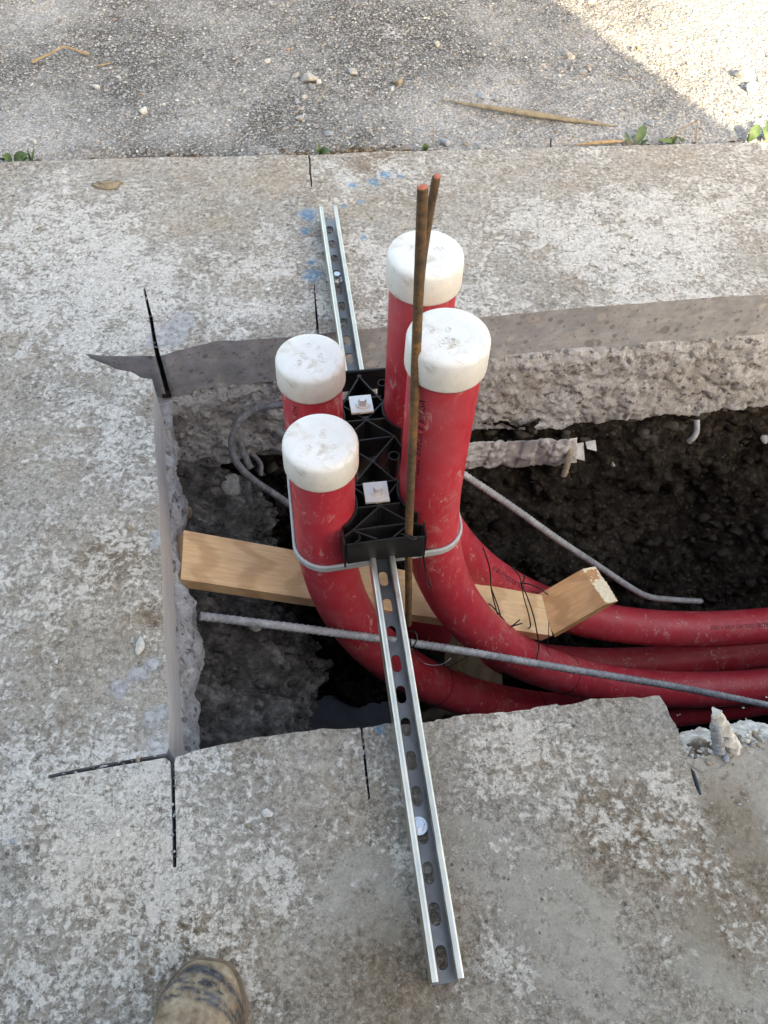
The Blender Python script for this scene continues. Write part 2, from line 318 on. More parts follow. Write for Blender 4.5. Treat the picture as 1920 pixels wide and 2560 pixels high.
MINK = simple('black_print', (.04, .012, .016), .6, spec=.3)
MINK2 = simple('faint_print', (.085, .008, .02), .6, spec=.3)
MPLAST = simple('crumpled_white_plastic', (.36, .365, .385), .45, var=.3, nscale=18, bump=.6, bscale=40)
MROCKS = [simple('pale_stone', (.36, .35, .335), .9, var=.4, nscale=130, bump=1.0), simple('grey_stone', (.27, .27, .27), .9, var=.4, nscale=140, bump=1.0),
          simple('brown_stone', (.24, .20, .155), .9, var=.3, nscale=70, bump=.7), simple('blue_grey_stone', (.24, .265, .30), .85, var=.25, nscale=70, bump=.6),
          simple('white_lime_stone', (.50, .50, .48), .9, var=.32, nscale=130, bump=1.0), simple('orange_brown_stone', (.40, .22, .11), .9, var=.3, nscale=70, bump=.6)]
MLIP = simple('crumbly_lip_concrete', (.52, .50, .46), .95, spec=.15, var=.45, nscale=70, bump=1.0)
MLEAF = simple('weed_leaf', (.055, .10, .035), .6, var=.35, nscale=90)
MDRY = simple('dry_stalk', (.30, .22, .13), .85, var=.4, nscale=90, bump=.4)
MDRYG = simple('weathered_lath', (.23, .20, .15), .9, var=.35, nscale=60, bump=.6)
MMUD = simple('dried_mud', (.23, .18, .12), .95, var=.35, nscale=80, bump=1)
MDIRT = simple('brown_dirt', (.10, .076, .052), 1.0, spec=.05, var=.4, nscale=80, bump=.8)
MWATER = simple('trench_water', (.004, .006, .008), .06, spec=.5, var=.1)
MSHEET = simple('wet_plywood', (.10, .115, .15), .5, var=.25, nscale=20)

# ------------------------------------------------------------------ mesh helpers
def mesh_np(name, V, Fc, mat, smooth=False):
    V = np.asarray(V, np.float32); me = bpy.data.meshes.new(name)
    if isinstance(Fc, np.ndarray):
        n, k = Fc.shape
        me.vertices.add(len(V)); me.vertices.foreach_set('co', V.ravel())
        me.loops.add(n * k); me.loops.foreach_set('vertex_index', Fc.astype(np.int32).ravel())
        me.polygons.add(n); me.polygons.foreach_set('loop_start', np.arange(0, n * k, k, dtype=np.int32))
        me.update(calc_edges=True)
    else:
        me.from_pydata([tuple(map(float, v)) for v in V], [], [tuple(int(i) for i in f) for f in Fc])
    me.validate(clean_customdata=False)
    me.materials.append(mat)
    if smooth: me.polygons.foreach_set('use_smooth', np.ones(len(me.polygons), bool))
    return me
def obj(name, me, parent=None, loc=None):
    o = bpy.data.objects.new(name, me); C.objects.link(o)
    if parent is not None: o.parent = parent
    if loc is not None: o.location = loc
    return o
def tag(o, label=None, cat=None, group=None, kind=None):
    if label: o['label'] = label
    if cat: o['category'] = cat
    if group: o['group'] = group
    if kind: o['kind'] = kind
    return o
def thing(name, label, cat, loc=(0, 0, 0), group=None):
    o = bpy.data.objects.new(name, None); C.objects.link(o); o.location = loc; o.empty_display_size = .02
    return tag(o, label, cat, group)
class MB:
    def __init__(s): s.V = []; s.F = []
    def add(s, V, F):
        k = len(s.V); s.V += [tuple(map(float, v)) for v in V]; s.F += [tuple(i + k for i in f) for f in F]; return s
    def box(s, c, ax, ay, az):          # centre and three half-axis vectors
        c, ax, ay, az = map(lambda q: np.array(q, float), (c, ax, ay, az))
        V = [c + i * ax + j * ay + k * az for i in (-1, 1) for j in (-1, 1) for k in (-1, 1)]
        return s.add(V, [(0, 1, 3, 2), (4, 6, 7, 5), (0, 4, 5, 1), (2, 3, 7, 6), (0, 2, 6, 4), (1, 5, 7, 3)])
    def wall(s, A, B, z0, z1, t=.0015):
        A = np.array(A, float)[:2]; B = np.array(B, float)[:2]; d = B - A; L = np.linalg.norm(d); d /= L; n = np.array([-d[1], d[0]])
        m_ = (A + B) / 2
        return s.box((*m_, (z0 + z1) / 2), (*(d * L / 2), 0), (*(n * t), 0), (0, 0, (z1 - z0) / 2))
    def cyl(s, c, r, h, n=20, r2=None, hole=None, hexa=False):     # upright, base centre c
        r2 = r if r2 is None else r2; V = []; c = np.array(c, float)
        for z, rr in ((0, r), (h, r2)):
            for i in range(n):
                a = 2 * math.pi * i / n; V.append(c + (rr * math.cos(a), rr * math.sin(a), z))
        F = [(i, (i + 1) % n, n + (i + 1) % n, n + i) for i in range(n)]
        if hole is None:
            F += [tuple(range(n, 2 * n)), tuple(range(n - 1, -1, -1))]
        else:
            for z in (0, h):
                for i in range(n):
                    a = 2 * math.pi * i / n; V.append(c + (hole * math.cos(a), hole * math.sin(a), z))
            for i in range(n):
                j = (i + 1) % n
                F += [(n + i, n + j, 3 * n + j, 3 * n + i), (j, i, 2 * n + i, 2 * n + j), (2 * n + j, 2 * n + i, 3 * n + i, 3 * n + j)]
        return s.add(V, F)
    def build(s, name, mat, parent=None, smooth=False, bevel=0.0, loc=None):
        me = mesh_np(name, s.V, s.F, mat, smooth)
        o = obj(name, me, parent, loc)
        if bevel:
            bm = bmesh.new(); bm.from_mesh(me); bmesh.ops.bevel(bm, geom=list(bm.edges), offset=bevel, segments=2, affect='EDGES', profile=.6); bm.to_mesh(me); bm.free()
        return o
def frames(P):
    P = np.asarray(P, float); T = np.gradient(P, axis=0); T /= np.linalg.norm(T, axis=1)[:, None] + 1e-12
    N = np.zeros_like(P); ref = np.array([0, 0, 1.0]) if abs(T[0][2]) < .9 else np.array([1.0, 0, 0])
    n = ref - T[0] * (ref @ T[0]); n /= np.linalg.norm(n); N[0] = n
    for i in range(1, len(P)):
        n = n - T[i] * (n @ T[i]); n /= np.linalg.norm(n) + 1e-12; N[i] = n
    return T, N, np.cross(T, N)
def catmull(P, step):
    P = np.asarray(P, float); Q = np.vstack([2 * P[0] - P[1], P, 2 * P[-1] - P[-2]]); out = []
    for i in range(1, len(Q) - 2):
        p0, p1, p2, p3 = Q[i - 1:i + 3]; n = max(2, int(np.linalg.norm(p2 - p1) / step))
        for t in np.arange(n) / n:
            out.append(.5 * ((2 * p1) + (-p0 + p2) * t + (2 * p0 - 5 * p1 + 4 * p2 - p3) * t * t + (-p0 + 3 * p1 - 3 * p2 + p3) * t ** 3))
    out.append(P[-1]); return np.array(out)
def tube(P, r, n=16, caps=True, rfun=None, jit=0.0, seed=0):
    P = np.asarray(P, float); T, N, B = frames(P); m_ = len(P); a = np.arange(n) * 2 * math.pi / n
    s = np.concatenate([[0], np.cumsum(np.linalg.norm(np.diff(P, axis=0), axis=1))])
    R = np.full((m_, n), 1.0) * (np.asarray(r, float)[:, None] if np.ndim(r) else r)
    if rfun is not None: R = R * rfun(s[:, None], a[None, :])
    V = P[:, None, :] + R[:, :, None] * (np.cos(a)[None, :, None] * N[:, None, :] + np.sin(a)[None, :, None] * B[:, None, :])
    V = V.reshape(-1, 3)
    if jit: V = V + jit * np.stack([fbm(V * 60, 3, seed + k) for k in range(3)], 1)
    i, j = np.meshgrid(np.arange(m_ - 1), np.arange(n), indexing='ij'); j2 = (j + 1) % n
    Fq = np.stack([i * n + j, i * n + j2, (i + 1) * n + j2, (i + 1) * n + j], -1).reshape(-1, 4)
    if not caps: return V, Fq
    return V, [tuple(f) for f in Fq] + [tuple(range(n - 1, -1, -1)), tuple(range((m_ - 1) * n, m_ * n))]
def ribs(pitch=.0085, amp=.1):
    def f(s, a):
        w_ = np.sin(2 * math.pi * s / pitch + 1.6 * np.abs(((a / math.pi) % 1.0) - .5) * 2)
        side = np.exp(-((np.abs(((a / math.pi) % 1.0) - .0) - 0) / .07) ** 2) + np.exp(-((((a / math.pi) % 1.0) - 1) / .07) ** 2)
        return 1 + amp * (np.clip(w_, 0, 1) ** 2.5 * 1.15 - .1) * (1 - side) + amp * side
    return f
def rebar_part(name, pts, d, mat, parent=None, pitch=.0095, amp=.11, straight=False, jit=0.0):
    P = catmull(pts, .0017); V, Fq = tube(P, d / 2 * .94, 14, True, ribs(pitch, amp), jit)
    return obj(name, mesh_np(name, V, Fq, mat, True), parent)
def wire(name, pts, r, mat, parent, step=.006):
    P = catmull(pts, step); V, Fq = tube(P, r, 6); return obj(name, mesh_np(name, V, Fq, mat, True), parent)
_ico = {}
def ico(sub):
    if sub not in _ico:
        bm = bmesh.new(); bmesh.ops.create_icosphere(bm, subdivisions=sub, radius=1); _ico[sub] = (np.array([v.co[:] for v in bm.verts]), np.array([[v.index for v in f.verts] for f in bm.faces])); bm.free()
    return _ico[sub]
def rock_mesh(name, dims, mat, seed=0, sub=3, rough=.07, cuts=14):
    rg = np.random.default_rng(seed); V, Fc = ico(sub); V = V.copy()
    for k in range(cuts):
        n = rg.normal(size=3); n /= np.linalg.norm(n); d = rg.uniform(.40, .78); q = V @ n
        V = V * np.where(q > d, d / np.maximum(q, 1e-6), 1)[:, None]
    V = V * (1 + rough * fbm(V * 2.0 + seed * 3.1, 3, seed) + rough * .7 * fbm(V * 7 + seed, 3, seed + 5))[:, None]
    V = V * np.array(dims) / 2
    V[:, 2] -= V[:, 2].min() + dims[2] * .08
    return mesh_np(name, V, Fc, mat, False)
def resample(P, step):
    P = [np.array(p, float) for p in P]; out = []
    for a, b in zip(P[:-1], P[1:]):
        n = max(1, int(np.linalg.norm(b - a) / step)); out += [a + (b - a) * i / n for i in range(n)]
    out.append(P[-1]); return np.array(out)

# ------------------------------------------------------------------ SETTING: slab with the sawn opening
U2 = (G(1920, 737)[:2] - G(500, 855)[:2]); U2 /= np.linalg.norm(U2)
far_pts = g2([(1920, 737), (1793, 742), (1595, 759), (1397, 774), (1199, 794), (1080, 806), (960, 818), (870, 826), (799, 834)])
cutC = g2([(797, 824), (790, 745), (787, 710), (784, 710), (786, 745), (791, 826), (793, 836)])
far2 = g2([(752, 839), (680, 846), (600, 850), (540, 853), (500, 862), (470, 871), (440, 878), (401, 889)])
cutA = g2([(391, 850), (383, 800), (368, 742), (363, 722), (358, 722), (362, 742), (374, 800), (381, 850), (388, 890)])
notch = g2([(330, 889), (270, 891), (212, 885), (228, 897), (250, 905), (285, 921), (325, 930), (352, 944), (380, 948)])
left_pts = g2([(384, 990), (387, 1116), (397, 1243), (399, 1300), (403, 1401), (408, 1506), (411, 1585), (417, 1680), (422, 1775), (421, 1870)])
cutD = g2([(417, 1883), (340, 1896), (240, 1913), (120, 1937), (120, 1946), (240, 1924), (340, 1907), (412, 1895), (425, 1903), (428, 1950), (430, 2060), (432, 2168), (441, 2168), (440, 2060), (437, 1950), (436, 1908), (440, 1893)])
near_pts = g2([(500, 1874), (600, 1852), (700, 1835), (780, 1824), (897, 1819)])
cutE = g2([(901, 1822), (906, 1870), (913, 1940), (921, 1998), (926, 1998), (919, 1940), (912, 1870), (907, 1821)])
near2 = g2([(960, 1812), (1060, 1803), (1160, 1789), (1297, 1773), (1389, 1762), (1400, 1766), (1480, 1748), (1563, 1741), (1600, 1745), (1645, 1741), (1664, 1762), (1687, 1808), (1710, 1872), (1716, 1888), (1737, 1897), (1774, 1886), (1820, 1868), (1847, 1852), (1875, 1862), (1911, 1846), (1922, 1842)])
def jitter(P, amp, seed, fq=40):
    P = np.asarray(P); Q = np.c_[P * fq, np.zeros(len(P))]
    d = np.stack([fbm(Q, 4, seed, .6), fbm(Q, 4, seed + 9, .6)], 1); d[0] = 0; d[-1] = 0
    return P + amp * d
seg = []
def addseg(pts, step, amp, seed):
    global seg
    if seg: pts = [seg[-1]] + list(pts)
    P = jitter(resample(pts, step), amp, seed); seg = seg + [p for p in (P[1:] if seg else P)]
addseg([far_pts[0] + U2 * 4.0, *far_pts], .008, .0010, 1)
addseg(cutC, .02, .0002, 2); addseg(far2, .008, .0016, 3); addseg(cutA, .02, .0002, 4); addseg(notch, .008, .0015, 5)
addseg(left_pts, .01, .0010, 6); addseg(cutD, .02, .0002, 7); addseg(near_pts, .006, .0014, 8); addseg(cutE, .02, .0002, 9)
addseg(near2[:17], .005, .0022, 10); addseg(near2[17:], .004, .0045, 11)
NE = seg[-1] + U2 * 4.0; addseg([NE], .05, .001, 12)
hole = np.array(seg)
F0 = [G(0, 405)[:2], G(380, 394)[:2], G(769, 388)[:2]]
jc = g2([(771, 400), (776, 468), (780, 468), (776, 400), (775, 387)])
F1 = g2([(960, 379), (1250, 372), (1500, 365), (1750, 360), (1920, 356)])
fe = [F0[0] + (F0[0] - F0[1]) / np.linalg.norm(F0[0] - F0[1]) * 11] + F0 + jc + F1 + [F1[-1] + (F1[-1] - F1[-2]) / np.linalg.norm(F1[-1] - F1[-2]) * 4.2]
faredge = jitter(resample(fe, .02), .0022, 20, 25)
outer = [p for p in faredge]                                   # left to right along the asphalt
loopP = list(outer) + [hole[0] + np.array([.0, 0])] + list(hole[1:]) + [np.array([6.5, -4.5]), np.array([-12.5, -7.5])]
V3 = [Vector((p[0], p[1], 0)) for p in loopP]
gouge = g2([(1726, 1917), (1737, 1930), (1747, 1955), (1754, 1986), (1749, 1989), (1738, 1966), (1730, 1940)])
GV = [Vector((p[0], p[1], 0)) for p in gouge]
tris = tessellate_polygon([V3, GV]); V3 = V3 + GV
Vn = np.array([[v[0], v[1], 0] for v in V3]); Tn = np.array(tris)
nz = np.cross(Vn[Tn[:, 1]] - Vn[Tn[:, 0]], Vn[Tn[:, 2]] - Vn[Tn[:, 0]])[:, 2]; Tn[nz < 0] = Tn[nz < 0][:, ::-1]
slab = obj('pavement_slab', mesh_np('pavement_slab', Vn, Tn, MC)); tag(slab, kind='structure')
def strip(P, z0, z1, mat, name, parent, rows=1):
    P = np.asarray(P); n = len(P); zs = np.linspace(z0, z1, rows + 1)
    V = np.concatenate([np.c_[P, np.full(n, z)] for z in zs]); i, j = np.meshgrid(np.arange(rows), np.arange(n - 1), indexing='ij')
    Fq = np.stack([i * n + j, i * n + j + 1, (i + 1) * n + j + 1, (i + 1) * n + j], -1).reshape(-1, 4)
    return obj(name, mesh_np(name, V, Fq, mat), parent)
def nearest(p): return int(np.argmin(np.linalg.norm(hole - np.asarray(p), axis=1)))
iA, iB = nearest(notch[-1]), nearest(left_pts[-1])
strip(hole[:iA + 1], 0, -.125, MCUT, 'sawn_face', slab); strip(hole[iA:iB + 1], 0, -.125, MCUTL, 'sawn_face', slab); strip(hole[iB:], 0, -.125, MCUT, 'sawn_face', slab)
strip(faredge, 0, -.06, MC, 'slab_rim', slab); strip(gouge + gouge[:1], 0, -.02, MCUT, 'sawn_face', slab)
def flat(pts, z, mat, name, parent):
    return obj(name, mesh_np(name, [(p[0], p[1], z) for p in pts], [tuple(range(len(pts)))], mat), parent)
flat(g2([(200, 870), (404, 870), (404, 965), (380, 975), (200, 920)]), -.118, MBRK, 'notch_floor', slab)
flat(g2([(350, 700), (372, 700), (404, 900), (380, 900)]), -.11, MSOIL, 'kerf_bottom', slab)
flat(g2([(100, 1925), (430, 1870), (440, 1910), (100, 1960)]), -.10, MSOIL, 'kerf_bottom', slab)
flat(g2([(418, 1890), (446, 1890), (450, 2190), (424, 2190)]), -.104, MSOIL, 'kerf_bottom', slab)
flat(g2([(894, 1832), (914, 1832), (932, 2010), (914, 2010)]), -.10, MSOIL, 'kerf_bottom', slab)
flat(g2([(776, 700), (792, 700), (804, 820), (786, 820)]), -.10, MSOIL, 'kerf_bottom', slab)
flat(gouge, -.016, MSOIL, 'kerf_bottom', slab)
flat(g2([(764, 396), (780, 396), (786, 480), (770, 480)]), -.05, MSOIL, 'kerf_bottom', slab)

# grids that hang under the opening's edges: path of plan points, profile of depth, inward normal
def face_grid(name, P, zs, off, mat, parent, nrm, smooth=False):
    P = np.asarray(P); n, k = len(P), len(zs)
    s = np.concatenate([[0], np.cumsum(np.linalg.norm(np.diff(P, axis=0), axis=1))])
    Sg, Zg = np.meshgrid(s, zs); o_ = off(Sg, Zg, P)
    X = np.repeat(P[None, :, :], k, 0) + o_[:, :, None] * np.asarray(nrm)[None, None, :]
    V = np.concatenate([X, Zg[:, :, None]], 2).reshape(-1, 3)
    i, j = np.meshgrid(np.arange(k - 1), np.arange(n - 1), indexing='ij')
    Fq = np.stack([i * n + j, i * n + j + 1, (i + 1) * n + j + 1, (i + 1) * n + j], -1).reshape(-1, 4)
    return obj(name, mesh_np(name, V, Fq, mat, smooth), parent)
def N3(Sg, Zg, f, seed, octs=4, gain=.55):
    Q = np.stack([Sg.ravel() * f, Zg.ravel() * f, np.full(Sg.size, seed * 1.7)], 1); return fbm(Q, octs, seed, gain).reshape(Sg.shape)
ss = lambda x, a, b: np.clip((x - a) / (b - a), 0, 1) ** 2 * (3 - 2 * np.clip((x - a) / (b - a), 0, 1))
CL = G(398, 893)[:2]; CN = G(430, 1890)[:2]
FR = far_pts[0] + U2 * 4.0
nF = -np.array([-U2[1], U2[0]]); UL = (CN - CL) / np.linalg.norm(CN - CL); nL = np.array([-UL[1], UL[0]])
if nL[0] < 0: nL = -nL
farP = resample([CL - U2 * .02] + [p for p in far2[::-1]] + [p for p in far_pts[::-1]] + [FR], .0045)
def off_far(Sg, Zg, P):
    base = -.001 + .013 * ss(-Zg, .122, .15)
    o = base + .010 * N3(Sg, Zg, 9, 3) + .006 * N3(Sg, Zg, 45, 4) + .003 * N3(Sg, Zg, 140, 5, 2)
    bottom = .37 + .02 * N3(Sg, Sg * 0, 4, 6, 3)
    o = o - .09 * ss(-Zg, bottom - .006, bottom + .03)
    return np.where(Zg > -.121, -.001, o)
face_grid('broken_face', farP, -np.concatenate([[.118], np.arange(.123, .40, .0045), [.42]]), off_far, MBRK, slab, nF)
leftP = resample([notch[-1] - UL * .03] + [p for p in notch[-1:]] + [p for p in left_pts] + [CN, CN + UL * .06], .0045)
def off_left(Sg, Zg, P):
    o = -.001 + .014 * ss(-Zg, .122, .16) * (.6 + .8 * N3(Sg, Sg * 0, 7, 12, 3)) + .010 * N3(Sg, Zg, 16, 13) + .006 * N3(Sg, Zg, 60, 14)
    o = o + .012 * ss(Sg, .36, .46) * ss(-Sg, -.66, -.56) * ss(-Zg, .125, .17) + .05 * ss(Sg, .78, .83) * ss(-Zg, .125, .20)
    bottom = .25 + .03 * N3(Sg, Sg * 0, 6, 15, 3)
    o = o - .06 * ss(-Zg, bottom, bottom + .03)
    return np.where(Zg > -.121, -.001, o)
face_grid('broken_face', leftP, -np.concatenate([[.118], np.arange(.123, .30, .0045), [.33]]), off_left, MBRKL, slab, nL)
nearline = resample([CN - U2 * .05, G(1645, 1741)[:2], G(1716, 1890)[:2], G(1911, 1850)[:2], NE], .02)
face_grid('broken_face', nearline, -np.arange(.12, .36, .02), lambda a, b, P: -.004 + .008 * N3(a, b, 20, 21), MBRK, slab, -nF)
# trench walls of soil
def off_fs(Sg, Zg, P):
    d = -Zg
    o = -.07 + .20 * ss(d, .45, 1.15) + .05 * N3(Sg, Zg, 3.2, 31, 5, .6) + .016 * N3(Sg, Zg, 22, 32, 5, .6) + .05 * np.clip(N3(Sg, Zg * 2.2, 2.2, 33), -.3, 1)
    return o + .12 * ss(d, 1.16, 1.34)
farS = resample([CL - U2 * .45, FR], .009)
soil_far = face_grid('soil_wall', farS, -np.arange(.33, 1.42, .009), off_fs, MSOIL, None, nF); tag(soil_far, kind='structure')
def off_ls(Sg, Zg, P):
    d = -Zg; ledge = .36 + .04 * N3(Sg, Sg * 0, 5, 43, 3)
    reach = .16 + .05 * N3(Sg, Zg * .3, 9, 41, 4) - .09 * ss(-Sg, -.42, -.18) + .05 * ss(Sg, .62, .8)
    o = -.05 + (reach + .05) * ss(d, ledge - .09, ledge + .16)
    o = o + .03 * N3(Sg, Zg, 14, 42, 5, .62) + .01 * N3(Sg, Zg, 50, 44, 3)
    return o - .28 * ss(d, .56, .72)
leftS = resample([CL - UL * .35, CN + UL * .35], .006)
soil_left = face_grid('rubble_bank', leftS, -np.concatenate([np.arange(.24, .74, .006), np.arange(.75, 1.42, .03)]), off_ls, MRUB, None, nL); tag(soil_left, kind='structure')
nearS = resample([CN - U2 * .4, NE], .03)
ns = face_grid('soil_wall', nearS, -np.arange(.3, 1.42, .03), lambda a, b, P: -.05 + .03 * N3(a, b, 6, 51), MSOIL, None, -nF); tag(ns, kind='structure')
wat = obj('trench_water', mesh_np('trench_water', [(*(CL - U2 * .8 + nF * -.5), -1.30), (*(FR - nF * .5), -1.30), (*(NE + nF * .6), -1.30), (*(CN - U2 * .8 + nF * .6), -1.30)], [(0, 3, 2, 1)], MWATER)); tag(wat, kind='structure')
# ground plane under everything, out to the horizon
gp = obj('ground', mesh_np('ground', [(-120, -120, -1.5), (120, -120, -1.5), (120, 120, -1.5), (-120, 120, -1.5)], [(0, 1, 2, 3)], MSOIL)); tag(gp, kind='structure')
# asphalt beyond the slab
AE = jitter(resample([fe[0]] + F0 + F1 + [fe[-1]], .02), .0015, 20, 25)
xs = np.arange(-1.75, 1.85, .0065); ys = np.concatenate([np.arange(0, 1.25, .0065)])
ex = np.interp(xs, AE[:, 0], AE[:, 1])
X, T_ = np.meshgrid(xs, ys); Y = ex[None, :] + T_ - .02
Q = np.stack([X.ravel(), Y.ravel(), X.ravel() * 0], 1)
gut = (-.012 + .018 * fbm(Q * 7, 3, 61).reshape(X.shape)) * ss(-T_, -.09, -.015)
Zz = -.012 + .0035 * fbm(Q * 6, 3, 62).reshape(X.shape) + .0018 * fbm(Q * 45, 3, 63).reshape(X.shape) + .0012 * fbm(Q * 120, 2, 64).reshape(X.shape) + gut
kk, nn = X.shape; i, j = np.meshgrid(np.arange(kk - 1), np.arange(nn - 1), indexing='ij')
Fq = np.stack([i * nn + j, i * nn + j + 1, (i + 1) * nn + j + 1, (i + 1) * nn + j], -1).reshape(-1, 4)
asp = obj('asphalt_road', mesh_np('asphalt_road', np.stack([X, Y, Zz], 2).reshape(-1, 3), Fq, MASP)); tag(asp, kind='structure')
def asph_z(x, y):
    jx = int(np.clip(round((x - xs[0]) / .0065), 0, nn - 1)); iy = int(np.clip(round((y - ex[jx] + .02) / .0065), 0, kk - 1)); return float(Zz[iy, jx])
bgd = obj('asphalt_road', mesh_np('asphalt_road', [(-60, 1.0, -.03), (60, 1.0, -.03), (60, 90, -.03), (-60, 90, -.03)], [(0, 1, 2, 3)], MASP)); tag(bgd, kind='structure')
# keep the far sheet out of the trench: it starts beyond the slab's far edge
me = bgd.data
for v, (x, y) in zip(me.vertices, (*[tuple(q) for q in (fe[0] * 1.0 - np.array([40, 5.3]), fe[0] + [0, -.03], fe[-1] + [0, -.03], fe[-1] + np.array([40, 5.3]))],)): pass
bgd.data.clear_geometry(); _a, _b = fe[0] + [0, -.03], fe[-1] + [0, -.03]; _c = (_b - _a) / np.linalg.norm(_b - _a) * 50
bgd.data.from_pydata([(*map(float, q), -.04) for q in (_a - _c, np.array([-.9, 1.76]), np.array([1.2, 2.03]), _b + _c, np.array([60, 90]), np.array([-60, 90]))], [], [(0, 1, 2, 3, 4, 5)])
bgd.data.materials.clear(); bgd.data.materials.append(MASP)
yard = obj('yard_ground', mesh_np('yard_ground', [(-60, -60, -.02), (60, -60, -.02), (60, -1.15, -.02), (-60, -2.2, -.02)], [(0, 1, 2, 3)], MC)); tag(yard, kind='structure')
ye = obj('yard_ground', mesh_np('yard_ground', [(*(hole[0] + [.0, 0]), -.02), (*NE, -.02), (6.4, -4.6, -.02), (60, -8, -.02), (60, 3, -.02), (*(fe[-1]), -.02)], [(0, 1, 2, 3, 4, 5)], MC)); tag(ye, kind='structure')
en = face_grid('soil_wall', resample([hole[0] + U2 * 0, NE], .03), -np.arange(0, 1.42, .03), lambda a, b, P: -.02 + .03 * N3(a, b, 6, 57), MSOIL, None, -U2); tag(en, kind='structure')

# ------------------------------------------------------------------ building behind the photographer (casts the shade)
def brick_mat():
    M = Mat('pale_render_wall', .9, spec=.2)
    c = M.ramp(M.noise(6, 5, .6), [(.3, (.27, .265, .26)), (.7, (.36, .355, .35))]); return M.out(c, None, M.bump(M.noise(80, 4), .4, .003))
MWALL = brick_mat()
CX = np.array([.887, 2.082]) + np.array([.527, -.85]) * 4.3
LW = np.array([-.983, -.182]); BW = np.array([.182, -.983])
bt = thing('building', 'pale rendered building standing behind the photographer and shading the pavement', 'building', (CX[0], CX[1], 0))
mb = MB(); hgt = 3.4; Lw, Dw = 14.0, 8.0
mid = LW * Lw / 2 + BW * Dw / 2
mb.box((*mid, hgt / 2 - .02), (*(LW * Lw / 2), 0), (*(BW * Dw / 2), 0), (0, 0, hgt / 2)); mb.build('wall', MWALL, bt)
mb = MB(); mb.box((*mid, hgt + .04), (*(LW * (Lw / 2)), 0), (*(BW * (Dw / 2)), 0), (0, 0, .06)); mb.build('roof', MROCKS[1], bt)
for k in range(4):
    c = LW * (1.8 + 3 * k) + BW * 0
    mb = MB(); mb.box((*c, 1.9), (*(LW * .55), 0), (*(BW * .02), 0), (0, 0, .7)); wn = mb.build('window', simple('window_glass', (.03, .04, .05), .1), bt)

# ------------------------------------------------------------------ conduits
MCAPM = MCAP
def path_pipe(p, a, z0, R, phi, ztop, L=3.4, th=1.0, step=.02):
    h = SR * math.cos(phi) + SD * math.sin(phi); c0 = SO + a * SD + p * SR; P = []
    for z in np.arange(ztop, z0, -step): P.append((*c0, z))
    for t in np.linspace(0, math.pi / 2 * th, int(R * math.pi / 2 / step)):
        P.append((*(c0 + h * R * (1 - math.cos(t))), z0 - R * math.sin(t)))
    e = np.array(P[-1]); T = np.array((*(h * math.sin(math.pi / 2 * th)), -math.cos(math.pi / 2 * th)))
    for s in np.arange(step, L, step): P.append(e + T * s)
    return np.array(P, float)
PR = .0508
def text_mesh(txt, size):
    cu = bpy.data.curves.new('t', 'FONT'); cu.body = txt; cu.size = size; cu.resolution_u = 2
    o = bpy.data.objects.new('t', cu); C.objects.link(o); dg = bpy.context.evaluated_depsgraph_get(); dg.update()
    me = bpy.data.meshes.new_from_object(o.evaluated_get(dg)); bpy.data.objects.remove(o); bpy.data.curves.remove(cu)
    bm = bmesh.new(); bm.from_mesh(me); bmesh.ops.triangulate(bm, faces=bm.faces)
    V = np.array([v.co[:] for v in bm.verts]); Fc = [tuple(v.index for v in f.verts) for f in bm.faces]; bm.free(); bpy.data.meshes.remove(me)
    return V, Fc
def wrap_text(name, txt, size, P, s0, aim, mat, parent, flip=False, mirror=False, r=PR):
    """lettering laid on the conduit: runs along path P from arc length s0, centred on the side facing the plan direction aim"""
    V, Fc = text_mesh(txt, size); T, N, B = frames(P); s = np.concatenate([[0], np.cumsum(np.linalg.norm(np.diff(P, axis=0), axis=1))])
    aim = np.array(aim, float); out = []
    for x, y, _ in V:
        q = s0 + (x if not flip else -x); i = int(np.clip(np.searchsorted(s, q) - 1, 0, len(P) - 2)); f = (q - s[i]) / (s[i + 1] - s[i])
        c = P[i] * (1 - f) + P[i + 1] * f; t = T[i]; A_ = aim - t * (aim @ t); A_ /= np.linalg.norm(A_); Bn = np.cross(t, A_)
        ang = ((y - size * .35) * (-1 if mirror else 1) * (1 if not flip else -1)) / r
        out.append(c + (r + .0005) * (math.cos(ang) * A_ + math.sin(ang) * Bn))
    return obj(name, mesh_np(name, out, Fc, mat), parent)
